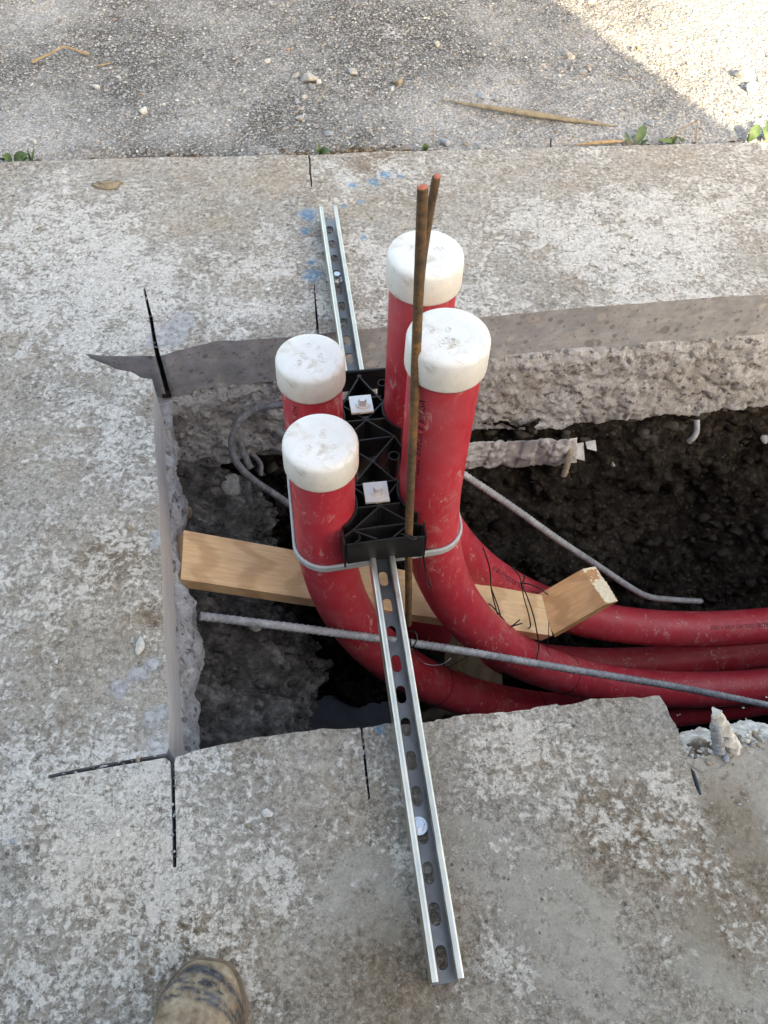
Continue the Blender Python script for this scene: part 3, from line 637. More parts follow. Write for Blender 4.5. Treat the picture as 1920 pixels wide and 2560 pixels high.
def cap_part(ztop, parent, c, seed, words):
    prof = [(.0008, 0), (.030, .0004), (.046, 0), (.0515, -.0012), (.0545, -.004), (.0560, -.0085), (.0564, -.030), (.0566, -.0505), (.0560, -.0525), (.0510, -.0525)]
    n = 72; V = []; F_ = []
    for k, (r, z) in enumerate(prof):
        for i in range(n):
            a = 2 * math.pi * i / n; V.append((r * math.cos(a), r * math.sin(a), z))
    for k in range(len(prof) - 1):
        for i in range(n): F_.append((k * n + i, (k + 1) * n + i, (k + 1) * n + (i + 1) % n, k * n + (i + 1) % n))
    F_.append(tuple(range(n)))
    o = obj('end_cap', mesh_np('end_cap', V, F_, MCAPM, True), parent, (c[0], c[1], ztop)); rg = random.Random(seed)
    for k in range(8):       # moulded roundels
        a = rg.uniform(0, 6.28); rr = rg.uniform(.008, .026); x, y = rr * math.cos(a), rr * math.sin(a); q = rg.uniform(.0028, .0042)
        Pc = [(x + q * math.cos(t), y + q * math.sin(t), .0005) for t in np.linspace(0, 2 * math.pi, 20)]
        V_, F2 = tube(Pc, .0007, 5); obj('moulded_ring', mesh_np('moulded_ring', V_, F2, MCAPM, True), o)
    for (txt, size, x, y, rot) in words:
        V_, F2 = text_mesh(txt, size); ca, sa = math.cos(rot), math.sin(rot)
        V2 = [(x + ca * a - sa * b, y + sa * a + ca * b, .0012) for a, b, _ in V_]
        n_ = len(V2); low = [(a, b, -.0002) for a, b, _ in V2]
        obj('moulded_lettering', mesh_np('moulded_lettering', V2, F2, MCAPM), o)
    return o
PIPES = dict(LF=(-.087, .655, .006, 1.187, .022, .255), BL=(-.087, .842, -.06, 1.13, -.005, .240), RF=(.089, .667, .130, 1.206, .013, .434), BR=(.088, .845, .107, 1.039, -.033, .426))
PLAB = dict(LF='short red conduit nearest the camera on the left, its cap lowest in the photo',
            BL='short red conduit at the left rear, its white cap half behind the nearest left cap',
            RF='tall front red conduit on the right, with the scratched bend and largest white cap',
            BR='tall red conduit at the right rear, its white cap crossed by the rusty bar')
PP, PO = {}, {}
for k, (p, a, z0, R, phi, zt) in PIPES.items():
    P = path_pipe(p, a, z0, R, phi, zt - .012); PP[k] = P
    t = thing('red_conduit', PLAB[k], 'conduit', group='four capped red conduits rising from the trench'); PO[k] = t
    V, Fc = tube(P, PR, 48); obj('pipe', mesh_np('pipe', V, Fc, MRED, True), t)
    c = S(a, p); wd = {'RF': [('100mm', .006, -.035, .012, -.2), ('CAP', .006, -.012, -.03, .1)], 'BR': [('100mm', .006, .0, -.02, .1)]}.get(k, [('CSA', .0045, -.02, -.01, .8)])
    cap_part(zt, t, c, hash(len(PO)) + 3, wd)
def arc_at(P, q):
    s = np.concatenate([[0], np.cumsum(np.linalg.norm(np.diff(P, axis=0), axis=1))]); i = int(np.clip(np.searchsorted(s, q) - 1, 0, len(P) - 2)); f = (q - s[i]) / (s[i + 1] - s[i])
    return P[i] * (1 - f) + P[i + 1] * f, (P[i + 1] - P[i]) / np.linalg.norm(P[i + 1] - P[i])
def ring(name, k, q, r, mat, parent, extra=.001, tilt=(0, 0, 0)):
    c, T = arc_at(PP[k], q); T = T + np.array(tilt); T /= np.linalg.norm(T); A_ = np.cross(T, (0.3, .9, .2)); A_ /= np.linalg.norm(A_); B_ = np.cross(T, A_)
    rr = PR + extra; P = [c + rr * (math.cos(t) * A_ + math.sin(t) * B_) for t in np.linspace(0, 2 * math.pi, 60)]
    V, Fc = tube(P, r, 6); return obj(name, mesh_np(name, V, Fc, mat, True), parent)
ring('joint_seam', 'RF', 1.32, .0010, MINK, PO['RF'], .0003); ring('joint_seam', 'LF', 1.42, .0010, MINK, PO['LF'], .0003)
ring('joint_seam', 'LF', 1.02, .0011, MINK, PO['LF'], .0003)
camside = np.array([0, -.62, .78])
wrap_text('printed_lettering', 'VSJ HR 8 YORKR TETT 1HI I', .017, PP['RF'], .07, (-.55, -.8, .2), MINK, PO['RF'], mirror=True)
wrap_text('printed_lettering', 'HOI TES', .014, PP['BL'], .058, (-.45, -.85, .1), MINK, PO['BL'], mirror=True)
wrap_text('printed_lettering', 'TECT HRKR 8 HR', .013, PP['LF'], .075, (-.95, -.3, .1), MINK2, PO['LF'], mirror=True)
wrap_text('printed_lettering', 'WBO CSR22SSB-2EEC COIS 222SSB BURIED FEC MKI', .017, PP['BR'], .92, (.05, -.25, .9), MINK2, PO['BR'])
wrap_text('printed_lettering', '2001 + REN CN 2SSZ\\SBSSB 2100 HSCCXE BCZO HSSCXSB/S SSBSS CN SBURE XS(S)WV', .0155, PP['BR'], 1.78, (.0, -.35, .85), MINK2, PO['BR'])
# grey strap round the four risers
def hull_path(r, z):
    cs = [PP[k][np.argmin(np.abs(PP[k][:, 2] - z))][:2] for k in ('LF', 'RF', 'BR', 'BL')]; P = []
    for i, k in enumerate(range(4)):
        c0, c1, c2 = cs[i - 1], cs[i], cs[(i + 1) % 4]
        d1 = (c1 - c0) / np.linalg.norm(c1 - c0); d2 = (c2 - c1) / np.linalg.norm(c2 - c1)
        a1 = math.atan2(-d1[0], d1[1]); a2 = math.atan2(-d2[0], d2[1])
        if a2 < a1: a2 += 2 * math.pi
        for a in np.linspace(a1, a2, 16): P.append((*(c1 + r * np.array([math.cos(a), math.sin(a)])), z))
    P.append(P[0]); return resample(P, .008)
st = thing('strap', 'grey plastic strap drawn round the four red conduits just below the spacer', 'strap')
Ps = hull_path(PR + .0032, -.020); T, N, B = frames(Ps); V = []; prof = [(-.0026, -.0075), (.0006, -.0085), (.0026, -.006), (.0030, -.002), (.0018, 0), (.0030, .002), (.0026, .006), (.0006, .0085), (-.0026, .0075)]
Zc = np.array([0, 0, 1.0]); n = len(prof)
ctr = np.mean([S(PIPES[k][1], PIPES[k][0])[:2] for k in PIPES], 0)
for i, P_ in enumerate(Ps):
    o_ = np.cross(T[i], Zc); o_ /= np.linalg.norm(o_)
    if o_[:2] @ (P_[:2] - ctr) < 0: o_ = -o_
    V += [P_ + o_ * u + Zc * v for u, v in prof]
Fq = [(i * n + j, i * n + (j + 1) % n, (i + 1) * n + (j + 1) % n, (i + 1) * n + j) for i in range(len(Ps) - 1) for j in range(n)]
obj('band', mesh_np('band', V, Fq, MSTRAP, True), st)

# ------------------------------------------------------------------ slotted steel rail
rail = thing('slotted_steel_rail', 'long slotted galvanised steel channel laid across the hole and bolted to both slabs', 'steel channel')
A0, A1, HW = -.029, 1.508, .0206
def slot_cell(a0, a1, cc):
    o_ = [(a0, -.0185), (a1, -.0185), (a1, .0185), (a0, .0185)]; s_ = []
    for t in np.linspace(-math.pi / 2, math.pi / 2, 9): s_.append((cc + .0072 + .0071 * math.cos(t), .0071 * math.sin(t)))
    for t in np.linspace(math.pi / 2, 3 * math.pi / 2, 9): s_.append((cc - .0072 + .0071 * math.cos(t), .0071 * math.sin(t)))
    return o_, s_
mb = MB()
cells = [(A0, .0254, 0.0)] + [(.0508 * k - .0254, .0508 * k + .0254, .0508 * k) for k in range(1, 30)] + [(.0508 * 29 + .0254, A1, None)]
for a0, a1, cc in cells:
    if cc is None:
        mb.add([S(a0, -.0185, .003), S(a1, -.0185, .003), S(a1, .0185, .003), S(a0, .0185, .003)], [(0, 1, 2, 3)]); continue
    o_, s_ = slot_cell(a0, a1, cc); loops = [[Vector((x, y, 0)) for x, y in o_], [Vector((x, y, 0)) for x, y in s_[::-1]]]
    tr = tessellate_polygon(loops); al = o_ + s_[::-1]
    mb.add([S(x, y, .003) for x, y in al], tr); mb.add([S(x, y, .0005) for x, y in al], [t[::-1] for t in tr])
    k = len(s_); mb.add([S(x, y, .003) for x, y in s_] + [S(x, y, .0005) for x, y in s_], [(i, (i + 1) % k, k + (i + 1) % k, k + i) for i in range(k)])
web = mb.build('web', MST, rail)
for sg in (-1, 1):
    prof = [(.0170, .0005), (.0196, .0012), (.0206, .004), (.0206, .0372), (.0198, .0402), (.0178, .0413), (.0146, .0413), (.0120, .0404), (.0108, .0375), (.0108, .0325), (.0126, .0325), (.0128, .037), (.0145, .0392), (.0172, .0392), (.0182, .037), (.0184, .004), (.0170, .003)]
    m_ = len(prof); As = np.linspace(A0, A1, 60); V = []
    for a in As:
        V += [S(a, sg * x, z) for x, z in prof]
    Fq = [(i * m_ + j, i * m_ + (j + 1) % m_, (i + 1) * m_ + (j + 1) % m_, (i + 1) * m_ + j) for i in range(len(As) - 1) for j in range(m_)] + [tuple(range(m_)), tuple(range((len(As) - 1) * m_, len(As) * m_))]
    obj('side_wall', mesh_np('side_wall', V, Fq, MRAIL), rail)
def bolt(label, a, p, z, mat, wr=.0125, tall=.0085, plate=False, cat='bolt'):
    c = S(a, p, z); t = thing('bolt', label, cat, c)
    z_ = 0.0
    mb = MB(); mb.cyl((0, 0, z_), wr, .002, 32); mb.build('washer', mat, t, bevel=0); z_ += .002
    mb = MB(); mb.cyl((0, 0, z_), wr * .66, .0022, 28); mb.build('spring_washer', mat, t); z_ += .0022
    mb = MB(); mb.cyl((0, 0, z_), .0078, tall, 6); mb.cyl((0, 0, z_ + tall), .0070, .0006, 24); mb.build('hex_head', mat, t, bevel=.0004)
    return t
bolt('shiny bluish hex bolt with washer at the near end of the slotted rail', .1625, -.004, .0034, MBOLT)
bolt('hex bolt with washer in the far part of the slotted rail beside the blue paint', 1.302, -.001, .0034, MBOLT, .0125, .012)

# ------------------------------------------------------------------ black spacer
sp = thing('duct_spacer', 'black plastic lattice spacer bolted on the rail between the four red conduits', 'spacer')
ZB, ZT = .043, .092
def pxy(a, p): return S(a, p)[:2]
N_ = {1: (.931, .003), 2: (.827, .003), 3: (.735, .003), 4: (.643, .003), 5: (.575, .003)}
nodes = {k: pxy(*v) for k, v in N_.items()}
R1 = pxy(.786, .047); L1 = pxy(.776, -.045); R2 = pxy(.603, .050); L2 = pxy(.600, -.048)
segs = [((.931, .003), (.868, .036)), ((.931, .003), (.868, -.034)), ((.877, -.034), (.879, .036)), ((.864, .036), (.827, .003)), ((.864, -.034), (.827, .003)),
        ((.827, -.034), (.827, .036)), ((.827, .003), (.786, .047)), ((.827, .003), (.781, -.046)), ((.786, .047), (.781, -.046)), ((.786, .047), (.735, .003)), ((.781, -.046), (.735, .003)),
        ((.735, .003), (.690, .036)), ((.735, .003), (.690, -.034)), ((.688, -.036), (.692, .038)), ((.684, .036), (.643, .003)), ((.684, -.034), (.643, .003)), ((.643, -.034), (.645, .036)),
        ((.643, .003), (.605, .048)), ((.643, .003), (.601, -.046)), ((.605, .048), (.601, -.046)), ((.605, .048), (.581, .016)), ((.601, -.046), (.581, -.010)),
        ((.942, -.050), (.944, .055)), ((.601, -.046), (.592, -.060)), ((.605, .048), (.598, .066)), ((.781, -.046), (.744, -.030)), ((.786, .047), (.750, .060))]
for A_, B_ in segs:
    mb = MB(); mb.wall(pxy(*A_), pxy(*B_), ZB + random.uniform(0, .0005), ZT - random.uniform(0, .0006), .0013); mb.build('lattice_rib', MBLK, sp)
for k, (a, p) in list(N_.items())[:4]:
    mb = MB(); mb.cyl((0, 0, 0), .0042, ZT - ZB + .0008, 18); mb.build('lattice_node', MBLK, sp, loc=S(a, p, ZB))
for k, (p, a, *_r) in PIPES.items():        # saddles hugging the conduits
    c = S(a, p)[:2]; to = pxy(a, .003) - c; a0 = math.atan2(to[1], to[0]); r0, r1 = PR + .0012, PR + .0042
    V = []; th = np.linspace(a0 - 1.05, a0 + 1.05, 30)
    for t_ in th:
        d = np.array([math.cos(t_), math.sin(t_)])
        V += [(*(c + d * r0), -.012), (*(c + d * r1), -.012), (*(c + d * r1), ZT + .0012), (*(c + d * r0), ZT + .0012)]
    Fq = [(i * 4 + j, i * 4 + (j + 1) % 4, (i + 1) * 4 + (j + 1) % 4, (i + 1) * 4 + j) for i in range(29) for j in range(4)] + [(0, 1, 2, 3), (116, 117, 118, 119)]
    obj('saddle', mesh_np('saddle', V, Fq, MBLK, False), sp)
# near end plate, slightly bowed
V = []; ps = np.linspace(-.0575, .0655, 24)
for p in ps:
    a = .5745 + .0025 * math.cos((p - .003) / .06 * 1.5); zt = .091 + .0015 * math.sin(p * 40); zb = .034 - .0008 * math.sin(p * 60)
    V += [S(a, p, zb), S(a + .003, p, zb), S(a + .003, p, zt), S(a, p, zt)]
Fq = [(i * 4 + j, i * 4 + (j + 1) % 4, (i + 1) * 4 + (j + 1) % 4, (i + 1) * 4 + j) for i in range(23) for j in range(4)] + [(0, 1, 2, 3), (92, 93, 94, 95)]
obj('end_plate', mesh_np('end_plate', V, Fq, MBLKP, False), sp)
mb = MB(); mb.wall(pxy(.945, -.052), pxy(.945, .056), .043, .093, .0016); mb.build('end_plate', MBLK, sp)
for sgn, pp_ in ((-1, -.061), (1, .0685)):
    mb = MB(); mb.wall(pxy(.577, pp_), pxy(.604, pp_ + .001 * sgn), .02, .089, .0014); mb.build('side_plate', MBLK, sp)
def loop_strip(c, r, a0, a1, z0, z1, name, mat):
    V = []; th = np.linspace(a0, a1, 24)
    for t_ in th:
        d = np.array([math.cos(t_), math.sin(t_)])
        V += [(*(c + d * r), z0), (*(c + d * (r + .0018)), z0), (*(c + d * (r + .0018)), z1), (*(c + d * r), z1)]
    Fq = [(i * 4 + j, i * 4 + (j + 1) % 4, (i + 1) * 4 + (j + 1) % 4, (i + 1) * 4 + j) for i in range(23) for j in range(4)]
    obj(name, mesh_np(name, V, Fq, mat), sp)
loop_strip(pxy(.5895, -.045), .0085, -1.4, 1.75, .045, .0905, 'rod_clip', MBLKP)
loop_strip(pxy(.5895, .050), .0085, 1.6, 4.7, .045, .0905, 'rod_clip', MBLKP)
mb = MB(); mb.cyl((0, 0, 0), .0098, .050, 28, hole=.0078); mb.build('round_socket', MBLK, sp, loc=S(.742, .040, .043))
mb = MB(); mb.cyl((0, 0, 0), .0085, .045, 24, hole=.0068); mb.build('round_socket', MBLK, sp, loc=S(.915, .043, .043))
for lab, a, p, rz in (('square silver washer plate with hex bolt on the far half of the black spacer', .859, -.002, .02), ('square silver washer plate with hex bolt on the near half of the black spacer', .667, .0, .0)):
    c = S(a, p, ZT + .0015); t = thing('washer_plate', lab, 'washer plate', c); ang = math.atan2(SR[1], SR[0]) + rz
    ux = np.array([math.cos(ang), math.sin(ang), 0]); uy = np.array([-math.sin(ang), math.cos(ang), 0])
    mb = MB(); mb.box((0, 0, .0025), ux * .0198, uy * .0198, (0, 0, .0025)); mb.build('plate', MZN, t, bevel=.0006)
    mb = MB(); mb.cyl((.002, .001, .0052), .0125, .0018, 32); w_ = mb.build('washer', MZN, t)
    mb = MB(); mb.cyl((.002, .001, .0072), .0082, .002, 28); mb.build('spring_washer', MZN, t)
    mb = MB(); mb.cyl((.002, .001, .0094), .0070, .0075, 6); mb.build('hex_head', MZN, t, bevel=.0005)

# ------------------------------------------------------------------ lumber
def prism_board(name, A_, B_, wdir, W_, Tk, mat, parent=None, ragged=0.0, seed=0, slant=0.0):
    """board from A to B (centre line), width along wdir; its mesh lies in its own frame so the grain follows it"""
    A_, B_ = np.array(A_), np.array(B_); x = B_ - A_; L = np.linalg.norm(x); x /= L; y = np.array(wdir, float); y -= x * (y @ x); y /= np.linalg.norm(y); z = np.cross(x, y)
    nx, ny = max(2, int(L / .012)), 12; V = []; rg = np.random.default_rng(seed)
    rag = [ragged * (rg.random() * 2 - 1) for _ in range(4 * ny)]
    per = [(-1 + 2 * i / (ny - 1), 1) for i in range(ny)] + [(1, -1 + 0 * i) for i in range(1)] + [(1 - 2 * i / (ny - 1), -1) for i in range(1, ny)]
    m_ = len(per)
    for i in range(nx + 1):
        t = L * i / nx
        for k, (u, v) in enumerate(per):
            e = rag[k] + (1 - v) / 2 * slant if i == nx else 0
            uu = u * W_ / 2 * (1 if abs(u) < .99 else .995); V.append((t + e, uu, v * Tk / 2))
    Fq = [(i * m_ + j, (i + 1) * m_ + j, (i + 1) * m_ + (j + 1) % m_, i * m_ + (j + 1) % m_) for i in range(nx) for j in range(m_)]
    ends = [tuple(range(m_)), tuple(range((nx + 1) * m_ - 1, nx * m_ - 1, -1))]
    me = mesh_np(name, V, Fq + ends, mat); o = obj(name, me, parent)
    o.matrix_world = Matrix([[x[0], y[0], z[0], A_[0]], [x[1], y[1], z[1], A_[1]], [x[2], y[2], z[2], A_[2]], [0, 0, 0, 1]])
    return o
W3 = lambda tau: np.array([*(SD * math.cos(tau)), math.sin(tau)])
tau = math.radians(10)
bA, bB = S(.744, -.352, -.170), S(.744, .432, -.592)
b1 = prism_board('lumber_board', bA + (bA - bB) * .012, bB, W3(tau), .101, .038, MWOOD)
tag(b1, 'pale pine board slanting down between the front and rear conduits', 'board')
nb = MB()
bC, bD = G(1364, 1541, -.590), G(1484, 1472, -.545)
b2 = prism_board('lumber_offcut', bC + (bC - bD) * .05, bD, W3(math.radians(11)), .102, .038, MWOOD2, ragged=.003, seed=5, slant=.034)
tag(b2, 'orange brown pine offcut with a splintered end, resting on the rear right conduit', 'board')
# torn end grain of the offcut
x = np.array(b2.matrix_world.col[0][:3]); y = np.array(b2.matrix_world.col[1][:3]); z = np.array(b2.matrix_world.col[2][:3]); Lb = np.linalg.norm(np.array(bD) - (bC + (bC - bD) * .05))
us, vs_ = np.meshgrid(np.linspace(-.0485, .0485, 40), np.linspace(-.0188, .0188, 18)); Q = np.stack([us.ravel() * 120, vs_.ravel() * 120, us.ravel() * 0], 1)
dd = (.001 + .0035 * np.abs(fbm(Q, 4, 77)) + .0025 * fbm(Q * .25, 2, 78)).reshape(us.shape); V = np.stack([Lb + dd + (1 - vs_ / .019) / 2 * .034, us * 1.04, vs_], 2).reshape(-1, 3)
i, j = np.meshgrid(np.arange(17), np.arange(39), indexing='ij'); Fq = np.stack([i * 40 + j, i * 40 + j + 1, (i + 1) * 40 + j + 1, (i + 1) * 40 + j], -1).reshape(-1, 4)
se = obj('torn_end_grain', mesh_np('torn_end_grain', V, Fq, MSPL), b2)
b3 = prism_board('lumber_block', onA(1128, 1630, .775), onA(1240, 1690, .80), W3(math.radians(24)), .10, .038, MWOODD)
tag(b3, 'dark brown wood block low in the trench between the red bends', 'board')

# ------------------------------------------------------------------ rebars
def bar(label, pts, d, mat, pitch=.0095, cut=None, name='rebar', amp=.11, jit=0.0):
    o = rebar_part(name, pts, d, mat, None, pitch, amp, jit=jit); tag(o, label, 'rebar'); return o
t1 = G(1057, 470, .645); pl_ = S(.586, .042, .09); dirb = (pl_ - t1); bot = onA(1021, 1560, .605)
rb1 = bar('tall rusty reinforcing bar standing up in front of the four capped conduits', [t1, t1 * .5 + pl_ * .5, pl_, pl_ * .5 + bot * .5 + (0, 0, 0), bot], .0122, MRUST, .0085, amp=.11)
mb = MB(); 
V, Fc = rock_mesh('cut_end', (.0125, .0125, .006), MCUTR, 3, 2, .1).vertices, None
ce = obj('cut_end', rock_mesh('cut_end', (.0128, .0128, .007), MCUTR, 3, 2, .08, 4), rb1, (float(t1[0]), float(t1[1]), float(t1[2]) - .0012))
t2 = onA(1091, 442, .735); m2 = onA(1070, 560, .728); m3 = onA(1052, 700, .722); m4 = onA(1043, 900, .716); m5 = onA(1034, 1080, .710)
rb2 = bar('second rusty bar leaning behind the tall one with a reddish cut top', [t2, m2, m3, m4, m5], .0100, MRUST, .0085, amp=.11)
obj('cut_end', rock_mesh('cut_end', (.0104, .0104, .005), MCUTR, 4, 2, .06, 3), rb2, (float(t2[0]), float(t2[1]), float(t2[2]) - .0012))
rl = [G(500, 1540, -.155), G(800, 1577, -.235), G(1100, 1618, -.35), G(1400, 1669, -.47), G(1700, 1719, -.60), G(1925, 1764, -.68), G(2150, 1810, -.76)]
rb3 = bar('long grey dusty bar crossing under the steel rail from the left wall', rl, .0165, MGREY, .0118, amp=.17)
rf = [G(1120, 1160, -.22), G(1165, 1190, -.25), G(1280, 1267, -.36), G(1400, 1352, -.50), G(1500, 1418, -.63), G(1570, 1465, -.73), G(1620, 1491, -.80), G(1680, 1499, -.86), G(1752, 1503, -.92)]
rb4 = bar('grey ribbed bar slanting behind the right conduits and flattening at its lower end', rf, .0165, MGREY, .0118, amp=.17)
lp = [G(745, 1013, -.15), G(690, 1013, -.16), G(640, 1023, -.18), G(600, 1052, -.20), G(580, 1095, -.23), G(583, 1135, -.26), G(602, 1170, -.29), G(640, 1205, -.32), G(690, 1238, -.36), G(745, 1276, -.40)]
bar('grey bar hooked into a wide loop beside the left conduits', lp, .0155, MGREYD, .0118, amp=.13)
bar('short crusted bar stub crossing the hooked bar', [G(600, 1106, -.285), G(612, 1140, -.30), G(626, 1172, -.32)], .0165, MGREYD, .012, jit=.0015)
bar('bar stub pointing down below the hooked bar', [G(619, 1190, -.33), G(620, 1225, -.36), G(623, 1258, -.40)], .0165, MGREYD, .012, jit=.001)
bar('thin curled bar end right of the hooked bar', [G(600, 1118, -.34), G(630, 1135, -.35), G(650, 1160, -.37), G(652, 1190, -.38)], .013, MGREYD, .012, jit=.001)
bar('dusty bar lying flat under the far slab at the left', [G(470, 1126, -.40), G(530, 1124, -.39), G(600, 1130, -.38), G(720, 1128, -.37)], .018, MGREYD, .012, jit=.002)
bar('crusted bar stub leaning under the far slab beside the white plastic', [G(1428, 1098, -.38), G(1422, 1140, -.40), G(1410, 1190, -.45)], .017, MROCKS[2], .012, jit=.0015)
bar('short hooked bar end curling out from under the far slab at the right', [G(1742, 1050, -.37), G(1742, 1075, -.385), G(1735, 1092, -.40), G(1722, 1104, -.42)], .015, MGREY, .010)
# stub coated in mortar at the broken corner
stub = thing('mortar_crusted_rebar', 'rebar stub crusted with mortar leaning at the broken slab edge on the right', 'rebar', G(1830, 1900, -.01)); sc0 = G(1830, 1900, -.01)
V, Fc = tube(catmull([G(1850, 1905, -.03) - sc0, G(1822, 1850, .012) - sc0, G(1802, 1810, .04) - sc0, G(1788, 1779, .062) - sc0], .0022), np.linspace(.0135, .0078, len(catmull([G(1850, 1905, -.03), G(1822, 1850, .012), G(1802, 1810, .04), G(1788, 1779, .062)], .0022))), 20, True, None, .0045, 5)
obj('mortar_crust', mesh_np('mortar_crust', V, Fc, MLIP, False), stub)
V, Fc = tube(catmull([G(1798, 1880, .004) - sc0, G(1794, 1850, .020) - sc0, G(1789, 1812, .044) - sc0], .0016), .0082, 16, True, ribs(.0075, .16))
obj('ribbed_bar', mesh_np('ribbed_bar', V, Fc, MGREY, True), stub)

# ------------------------------------------------------------------ tie wires
GW = lambda x, y, z: G(x, y, z + .075)
tw = thing('tie_wire', 'black tie wire hanging from the rear right conduit over the board to the front bend', 'wire')
wire('strand', [GW(1208, 1370, -.42), GW(1224, 1420, -.48), GW(1228, 1470, -.54), GW(1238, 1515, -.55), GW(1252, 1560, -.58), GW(1262, 1576, -.60)], .0016, MWIRE, tw)
wire('strand', [GW(1228, 1470, -.54), GW(1246, 1520, -.55), GW(1256, 1560, -.58), GW(1262, 1576, -.60)], .0016, MWIRE, tw)
wire('strand', [GW(1262, 1576, -.60), GW(1240, 1545, -.56), GW(1222, 1520, -.53), GW(1220, 1510, -.52), GW(1230, 1515, -.52), GW(1256, 1545, -.55), GW(1275, 1566, -.58), GW(1300, 1549, -.57)], .0016, MWIRE, tw)
wire('strand', [GW(1262, 1576, -.60), GW(1280, 1566, -.58), GW(1306, 1558, -.57)], .0016, MWIRE, tw)
wire('strand', [GW(1262, 1576, -.60), GW(1258, 1590, -.62), GW(1246, 1610, -.66)], .0016, MWIRE, tw)
tw = thing('tie_wire', 'black tie wire knotted on the rear right conduit and looped over the board end', 'wire')
wire('strand', [GW(1280, 1418, -.50), GW(1298, 1440, -.53), GW(1303, 1460, -.54), GW(1310, 1495, -.56), GW(1320, 1530, -.57), GW(1326, 1560, -.59), GW(1323, 1570, -.62), GW(1302, 1578, -.64)], .0016, MWIRE, tw)
wire('strand', [GW(1305, 1462, -.54), GW(1318, 1492, -.56), GW(1334, 1540, -.575), GW(1343, 1585, -.62), GW(1347, 1620, -.66), GW(1338, 1660, -.66)], .0016, MWIRE, tw)
wire('strand', [GW(1309, 1436, -.52), GW(1311, 1447, -.53), GW(1303, 1460, -.54)], .0016, MWIRE, tw)
wire('strand', [GW(1305, 1458, -.54), GW(1325, 1461, -.53), GW(1350, 1472, -.55), GW(1370, 1487, -.56)], .0016, MWIRE, tw)
obj('knot', rock_mesh('knot', (.007, .007, .009), MWIRE, 8, 2), tw, tuple(GW(1304, 1461, -.535)))
tw = thing('tie_wire', 'single thin black wire end standing up by the board joint', 'wire')
wire('strand', [GW(1372, 1555, -.60), GW(1371, 1590, -.63), GW(1368, 1625, -.66), GW(1378, 1640, -.66)], .001, MWIRE, tw)
tw = thing('tie_wire', 'black wire loops hanging under the right corner of the spacer plate', 'wire')
wire('strand', [S(.578, .064, .045), G(1058, 1400, .02), G(1064, 1430, -.01), G(1068, 1462, -.03), G(1078, 1470, -.03), G(1075, 1450, -.02), G(1064, 1420, .0), G(1060, 1392, .03)], .0008, MWIRE, tw)
wire('strand', [S(.578, .060, .045), G(1049, 1410, .01), G(1044, 1445, -.02), G(1048, 1450, -.03)], .0008, MWIRE, tw)
wire('strand', [G(1001, 1334, .096), G(1012, 1338, .1), G(1030, 1348, .096), G(1042, 1346, .094), G(1030, 1340, .1), G(1008, 1334, .097)], .0009, MWIRE, tw)
tw = thing('tie_wire', 'grey wire twisted round the long low bar beside the steel rail', 'wire')
wire('strand', [G(1024, 1578, -.27), G(1038, 1580, -.265), G(1043, 1595, -.27), G(1036, 1612, -.28), G(1028, 1620, -.29), G(1026, 1600, -.30)], .0016, MWIRE, tw)
wire('strand', [G(1030, 1622, -.32), G(1040, 1640, -.38), G(1065, 1660, -.42), G(1100, 1662, -.42), G(1122, 1650, -.41), G(1126, 1645, -.41), G(1110, 1658, -.42)], .0009, MWIREG, tw)
tw = thing('tie_wire', 'thin black wire running from the front left bend towards the wood block', 'wire')
wire('strand', [G(1040, 1712, -.66), G(1080, 1690, -.68), G(1130, 1664, -.70), G(1170, 1640, -.70)], .0010, MWIRE, tw)
lb = obj('paper_label', mesh_np('paper_label', [G(1052, 1738, -.93), G(1118, 1746, -.95), G(1104, 1758, -.96), G(1062, 1748, -.95), G(1052, 1738, -.932), G(1118, 1746, -.952), G(1104, 1758, -.962), G(1062, 1748, -.952)], [(0, 1, 2, 3), (7, 6, 5, 4), (0, 4, 5, 1), (1, 5, 6, 2), (2, 6, 7, 3), (3, 7, 4, 0)], simple('paper', (.5, .5, .5)))); tag(lb, 'small white paper label curling off the underside of the front left bend', 'label')

# ------------------------------------------------------------------ things in the trench
sh = MB(); c = (G(725, 1692, -1.27) + G(960, 1830, -1.27)) / 2
pts = g2([(722, 1692), (985, 1690), (1000, 1900), (735, 1900)], -1.285); V = [(p[0], p[1], -1.285) for p in pts] + [(p[0], p[1], -1.297) for p in pts]
o = obj('plywood_sheet', mesh_np('plywood_sheet', V, [(3, 2, 1, 0), (4, 5, 6, 7), (0, 1, 5, 4), (1, 2, 6, 5), (2, 3, 7, 6), (3, 0, 4, 7)], MSHEET)); tag(o, 'dim blue grey board lying in the water at the bottom of the hole', 'board')
# crumpled plastic under the far slab
A_, B_ = onA(1150, 1128, 1.115), onA(1500, 1112, 1.13)
ug, vg = np.meshgrid(np.linspace(0, 1, 90), np.linspace(0, 1, 30)); pl_V = []
for u, v in zip(ug.ravel(), vg.ravel()):
    c = onA(1150 + u * 290, 1090 + v * 62 + 18 * (1 - u), 1.12 + .02 * math.sin(u * 5)); pl_V.append(c)
pl_V = np.array(pl_V); Q = np.stack([ug.ravel() * 7, vg.ravel() * 2.2, ug.ravel() * 0], 1)
fold = np.abs(fbm(np.stack([ug.ravel() * 9 + vg.ravel() * 2.5, vg.ravel() * 2.6, ug.ravel() * 0], 1), 5, 90, .55))
step_ = .010 * (np.sin(ug.ravel() * 23 + 2 * vg.ravel()) > .2) * (ug.ravel() > .15)
dsp = .007 * (1 - fold) ** 2 + step_ * .5 + .004 * np.sin(np.pi * vg.ravel())
pl_V = pl_V - dsp[:, None] * np.array([*SD, -.3])[None, :] + np.c_[0 * dsp, 0 * dsp, .006 * fbm(np.stack([ug.ravel() * 6, vg.ravel() * 0 + 3, ug.ravel() * 0], 1), 3, 93)]
